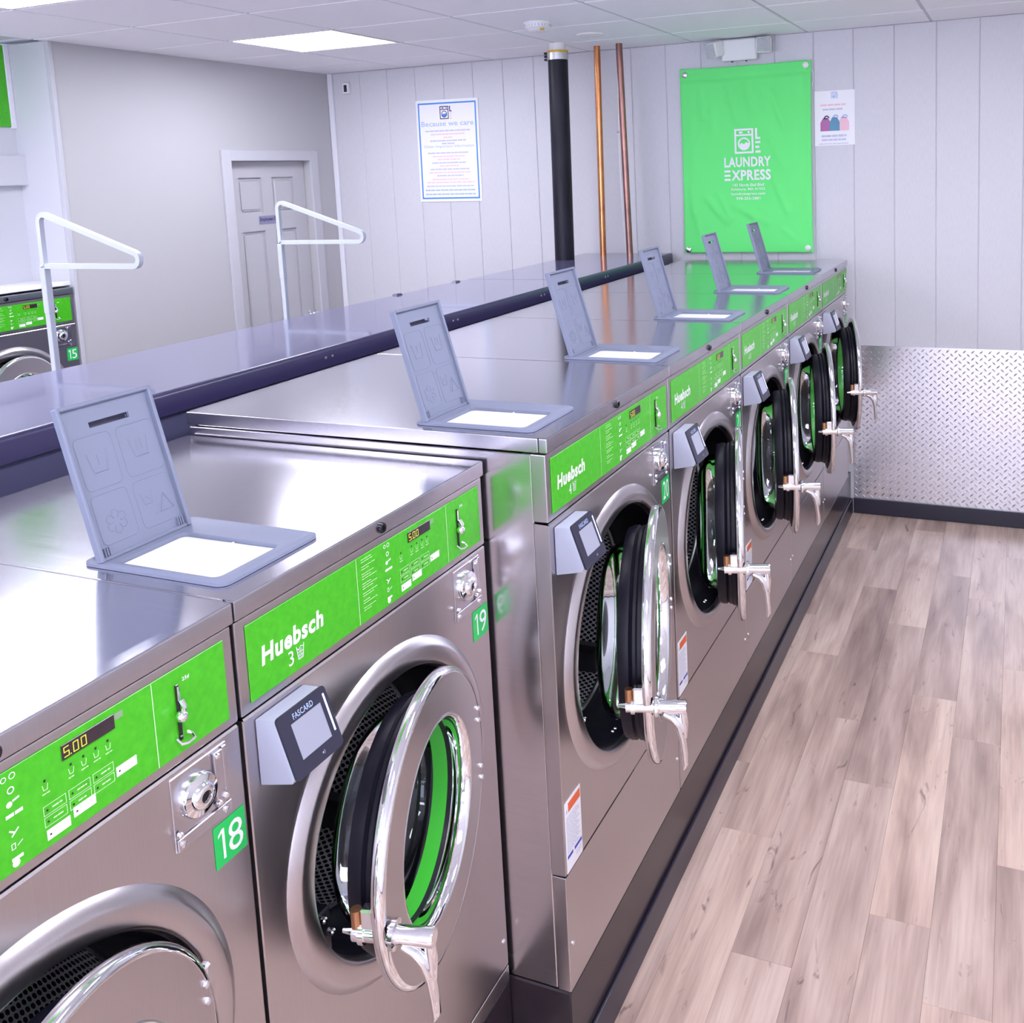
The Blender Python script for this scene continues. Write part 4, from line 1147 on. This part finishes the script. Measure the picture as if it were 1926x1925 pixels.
# the E of the second word is three bars
for q in (0.0, 0.022, 0.044): rect(k, -0.646, -0.614, 1.766 + q, 1.777 + q, FB)
text(k, 'XPRESS', -0.609, -0.396, 1.766, 1.821, FB, 0.03)
for (s_, a_, b_, c_, d_) in (('143 North End Blvd', -0.602, -0.434, 1.735, 1.750), ('Salisbury, MA 01952', -0.612, -0.428, 1.711, 1.727), ('laundryexpress.com', -0.612, -0.428, 1.687, 1.703), ('978-255-2881', -0.585, -0.455, 1.665, 1.679)):
    text(k, s_, a_, b_, c_, d_, FB, 0.015)
k.build('banner_print', M['white'], t, 0)

# information poster
t = empty('information_poster', (-2.3465, YB, 1.994), 0)
tag(t, 'white poster with blue border headed Because we care', 'poster')
t.rotation_euler = (0, 0.010, 0)
pw, phh = 0.213, 0.300
sheet = MB().box(-pw, pw, -0.005, -0.0005, -phh, phh).build('board', M['paper'], t, 0)
FP = lambda u, v: (u, -0.0054, v)
k = MB(); frame2(k, -pw + 0.014, pw - 0.014, -phh + 0.016, phh - 0.016, 0.009, FP); k.build('blue_border', M['border_blue'], t, 0)
k = MB(); kb = MB(); ke = MB(); washer_logo(k, -0.018, 0.224, 0.038, FP, kb, ke)
k.build('logo_outline', M['navy'], t, 0); kb.build('logo_water', M['border_blue'], t, 0); ke.build('logo_bars', M['paper_red'], t, 0)
k = MB()
text(k, 'Because we care', -0.180, 0.178, 0.146, 0.176, FP, 0.01)
text(k, 'Other Important Information', -0.170, 0.176, 0.014, 0.036, FP, 0.0, cap=True)
k.build('poster_headings', M['paper_blue'], t, 0)
rg = random.Random(5)
kg = MB(); kr = MB(); kb = MB()
for (v, hw, q) in ((0.118, 0.155, 'g'), (0.098, 0.118, 'r'), (0.079, 0.032, 'r'), (0.060, 0.125, 'g'), (0.043, 0.045, 'g'), (-0.012, 0.145, 'g'), (-0.032, 0.112, 'r'), (-0.050, 0.078, 'r'), (-0.070, 0.118, 'g'), (-0.088, 0.068, 'r'),
                   (-0.108, 0.135, 'g'), (-0.127, 0.146, 'r'), (-0.146, 0.092, 'g'), (-0.168, 0.126, 'r'), (-0.186, 0.165, 'r'), (-0.208, 0.168, 'g'), (-0.232, 0.178, 'b'), (-0.256, 0.178, 'b')):
    off = 0.012 if v < -0.1 else 0.0
    wordbars({'g': kg, 'r': kr, 'b': kb}[q], -hw + off * 0.3, hw + off * 0.3, v - 0.0042, v + 0.0042, FP, rg, 0.028)
tag(kg.build('small_print', M['paper_grey'], t, 0), kind='stuff'); tag(kr.build('small_print', M['paper_red'], t, 0), kind='stuff'); tag(kb.build('small_print', M['paper_blue'], t, 0), kind='stuff')

# flyer with laundry bags
t = empty('laundry_bag_flyer', (-0.0695, YB, 2.063))
tag(t, 'white flyer picturing three coloured laundry bags beside the green banner', 'flyer')
MB().box(-0.101, 0.101, -0.004, -0.0005, -0.137, 0.137).build('sheet', M['paper'], t, 0)
k = MB(); washer_logo(k, -0.004, 0.114, 0.016, FP); k.build('flyer_logo', M['paper_blue'], t, 0)
k = MB(); kr = MB()
wordbars(kr, -0.072, 0.066, 0.062, 0.070, FP, rg, 0.03); wordbars(k, -0.060, 0.052, 0.040, 0.048, FP, rg, 0.03)
wordbars(k, -0.066, 0.060, -0.094, -0.084, FP, rg, 0.025); wordbars(k, -0.066, 0.060, -0.113, -0.104, FP, rg, 0.025); wordbars(k, -0.080, 0.075, -0.130, -0.126, FP, rg, 0.02)
tag(k.build('small_print', M['paper_grey'], t, 0), kind='stuff'); tag(kr.build('small_print', M['pink'], t, 0), kind='stuff')
for (cx, w_, top, mm, tie) in ((-0.046, 0.026, 0.0, 'plum', 'navy'), (0.046, 0.026, 0.002, 'pink', 'paper_blue'), (0.0, 0.025, 0.003, 'teal', 'paper_blue')):
    dd = 0.0052 if mm != 'teal' else 0.0056
    FF = lambda u, v, d_=dd: (u, -d_, v)
    k = MB(); pts = [(cx - w_, -0.064), (cx + w_, -0.064), (cx + w_, -0.022), (cx + w_ * 0.55, -0.002 + top), (cx - w_ * 0.55, -0.002 + top), (cx - w_, -0.022)]
    k.add([FF(*p) for p in pts], [tuple(range(6))]); k.build('bag_picture', M[mm], t, 0)
    k = MB(); ring2(k, cx + 0.006, 0.000 + top, 0.008, 0.014, FF, 12, 0.0, PI); rect(k, cx - 0.012, cx + 0.012, -0.004 + top, 0.002 + top, FF); k.build('bag_tie', M[tie], t, 0)

# emergency light under the ceiling
t = empty('emergency_light', (-0.545, YB, 2.436))
tag(t, 'white twin-head emergency light above the green banner', 'emergency light')
MB().box(-0.098, 0.090, -0.050, -0.0005, -0.056, 0.054, 0.010, 3).build('housing', M['white_plastic'], t)
for (cx, rz, rx) in ((-0.122, -0.55, 0.25), (0.128, 0.25, 0.05)):
    hd = MB().box(-0.040, 0.040, -0.045, 0.020, -0.040, 0.040, 0.012, 3).build('lamp_head', M['white_plastic'], t, 35, (cx, -0.050, 0.010), (rx, 0, rz))
    k = MB()
    for i in range(7):
        for j in range(7):
            u = -0.0345 + 0.0099 * i; v = -0.0345 + 0.0099 * j
            k.add([(u, -0.0455, v), (u + 0.0095, -0.0455, v), (u + 0.0095, -0.0455, v + 0.0095), (u, -0.0455, v + 0.0095), (u + 0.0048, -0.0500, v + 0.0048)], [(0, 1, 4), (1, 2, 4), (2, 3, 4), (3, 0, 4)])
    k.build('lens', M['lens'], hd, 0)
MB().cyl((-0.045, -0.03, -0.062), (-0.045, -0.03, -0.055), 0.005, 10).cyl((0.03, -0.03, -0.062), (0.03, -0.03, -0.055), 0.004, 10).build('test_button', M['gap'], t)

# sensor near the corner
t = MB().box(-0.024, 0.024, -0.022, -0.0005, -0.034, 0.034, 0.006, 2).build('wall_sensor', M['white_plastic'], None, 35, (-3.046, YB, 2.402))
tag(t, 'small white wall sensor with dark window near the ceiling corner', 'sensor')
MB().box(-0.011, 0.011, -0.0235, -0.0218, -0.022, 0.020, 0.0006, 1).build('sensor_window', M['reader_face'], t, 0)

# ceiling fittings
t = MB().lathe([(0.0003, -0.040), (0.034, -0.040), (0.042, -0.036), (0.050, -0.026), (0.056, -0.022), (0.058, -0.006), (0.062, -0.004), (0.062, 0.0)], (0, 0, 0), 'z', 40).build('smoke_alarm', M['white_plastic'], None, 40, (-1.180, 2.392, ZC))
tag(t, 'round white smoke alarm with yellow mark on the ceiling', 'smoke alarm')
k = MB().box(0.030, 0.046, -0.040, -0.030, -0.0385, -0.030); k.build('yellow_mark', M['yellow'], t, 0)
k = MB()
for q in range(24):
    a = 2 * PI * q / 24
    k.box(0.0555 * math.cos(a) - 0.003, 0.0555 * math.cos(a) + 0.003, 0.0555 * math.sin(a) - 0.003, 0.0555 * math.sin(a) + 0.003, -0.0195, -0.010)
k.build('vent_slots', M['tbar'], t, 0)
t = MB().lathe([(0.0003, -0.010), (0.050, -0.010), (0.066, -0.006), (0.070, 0.0)], (0, 0, 0), 'z', 40).build('ceiling_cover_plate', M['white_plastic'], None, 40, (-1.134, 2.862, ZC))
tag(t, 'flat round white cover plate on the ceiling near the copper pipes', 'cover plate')
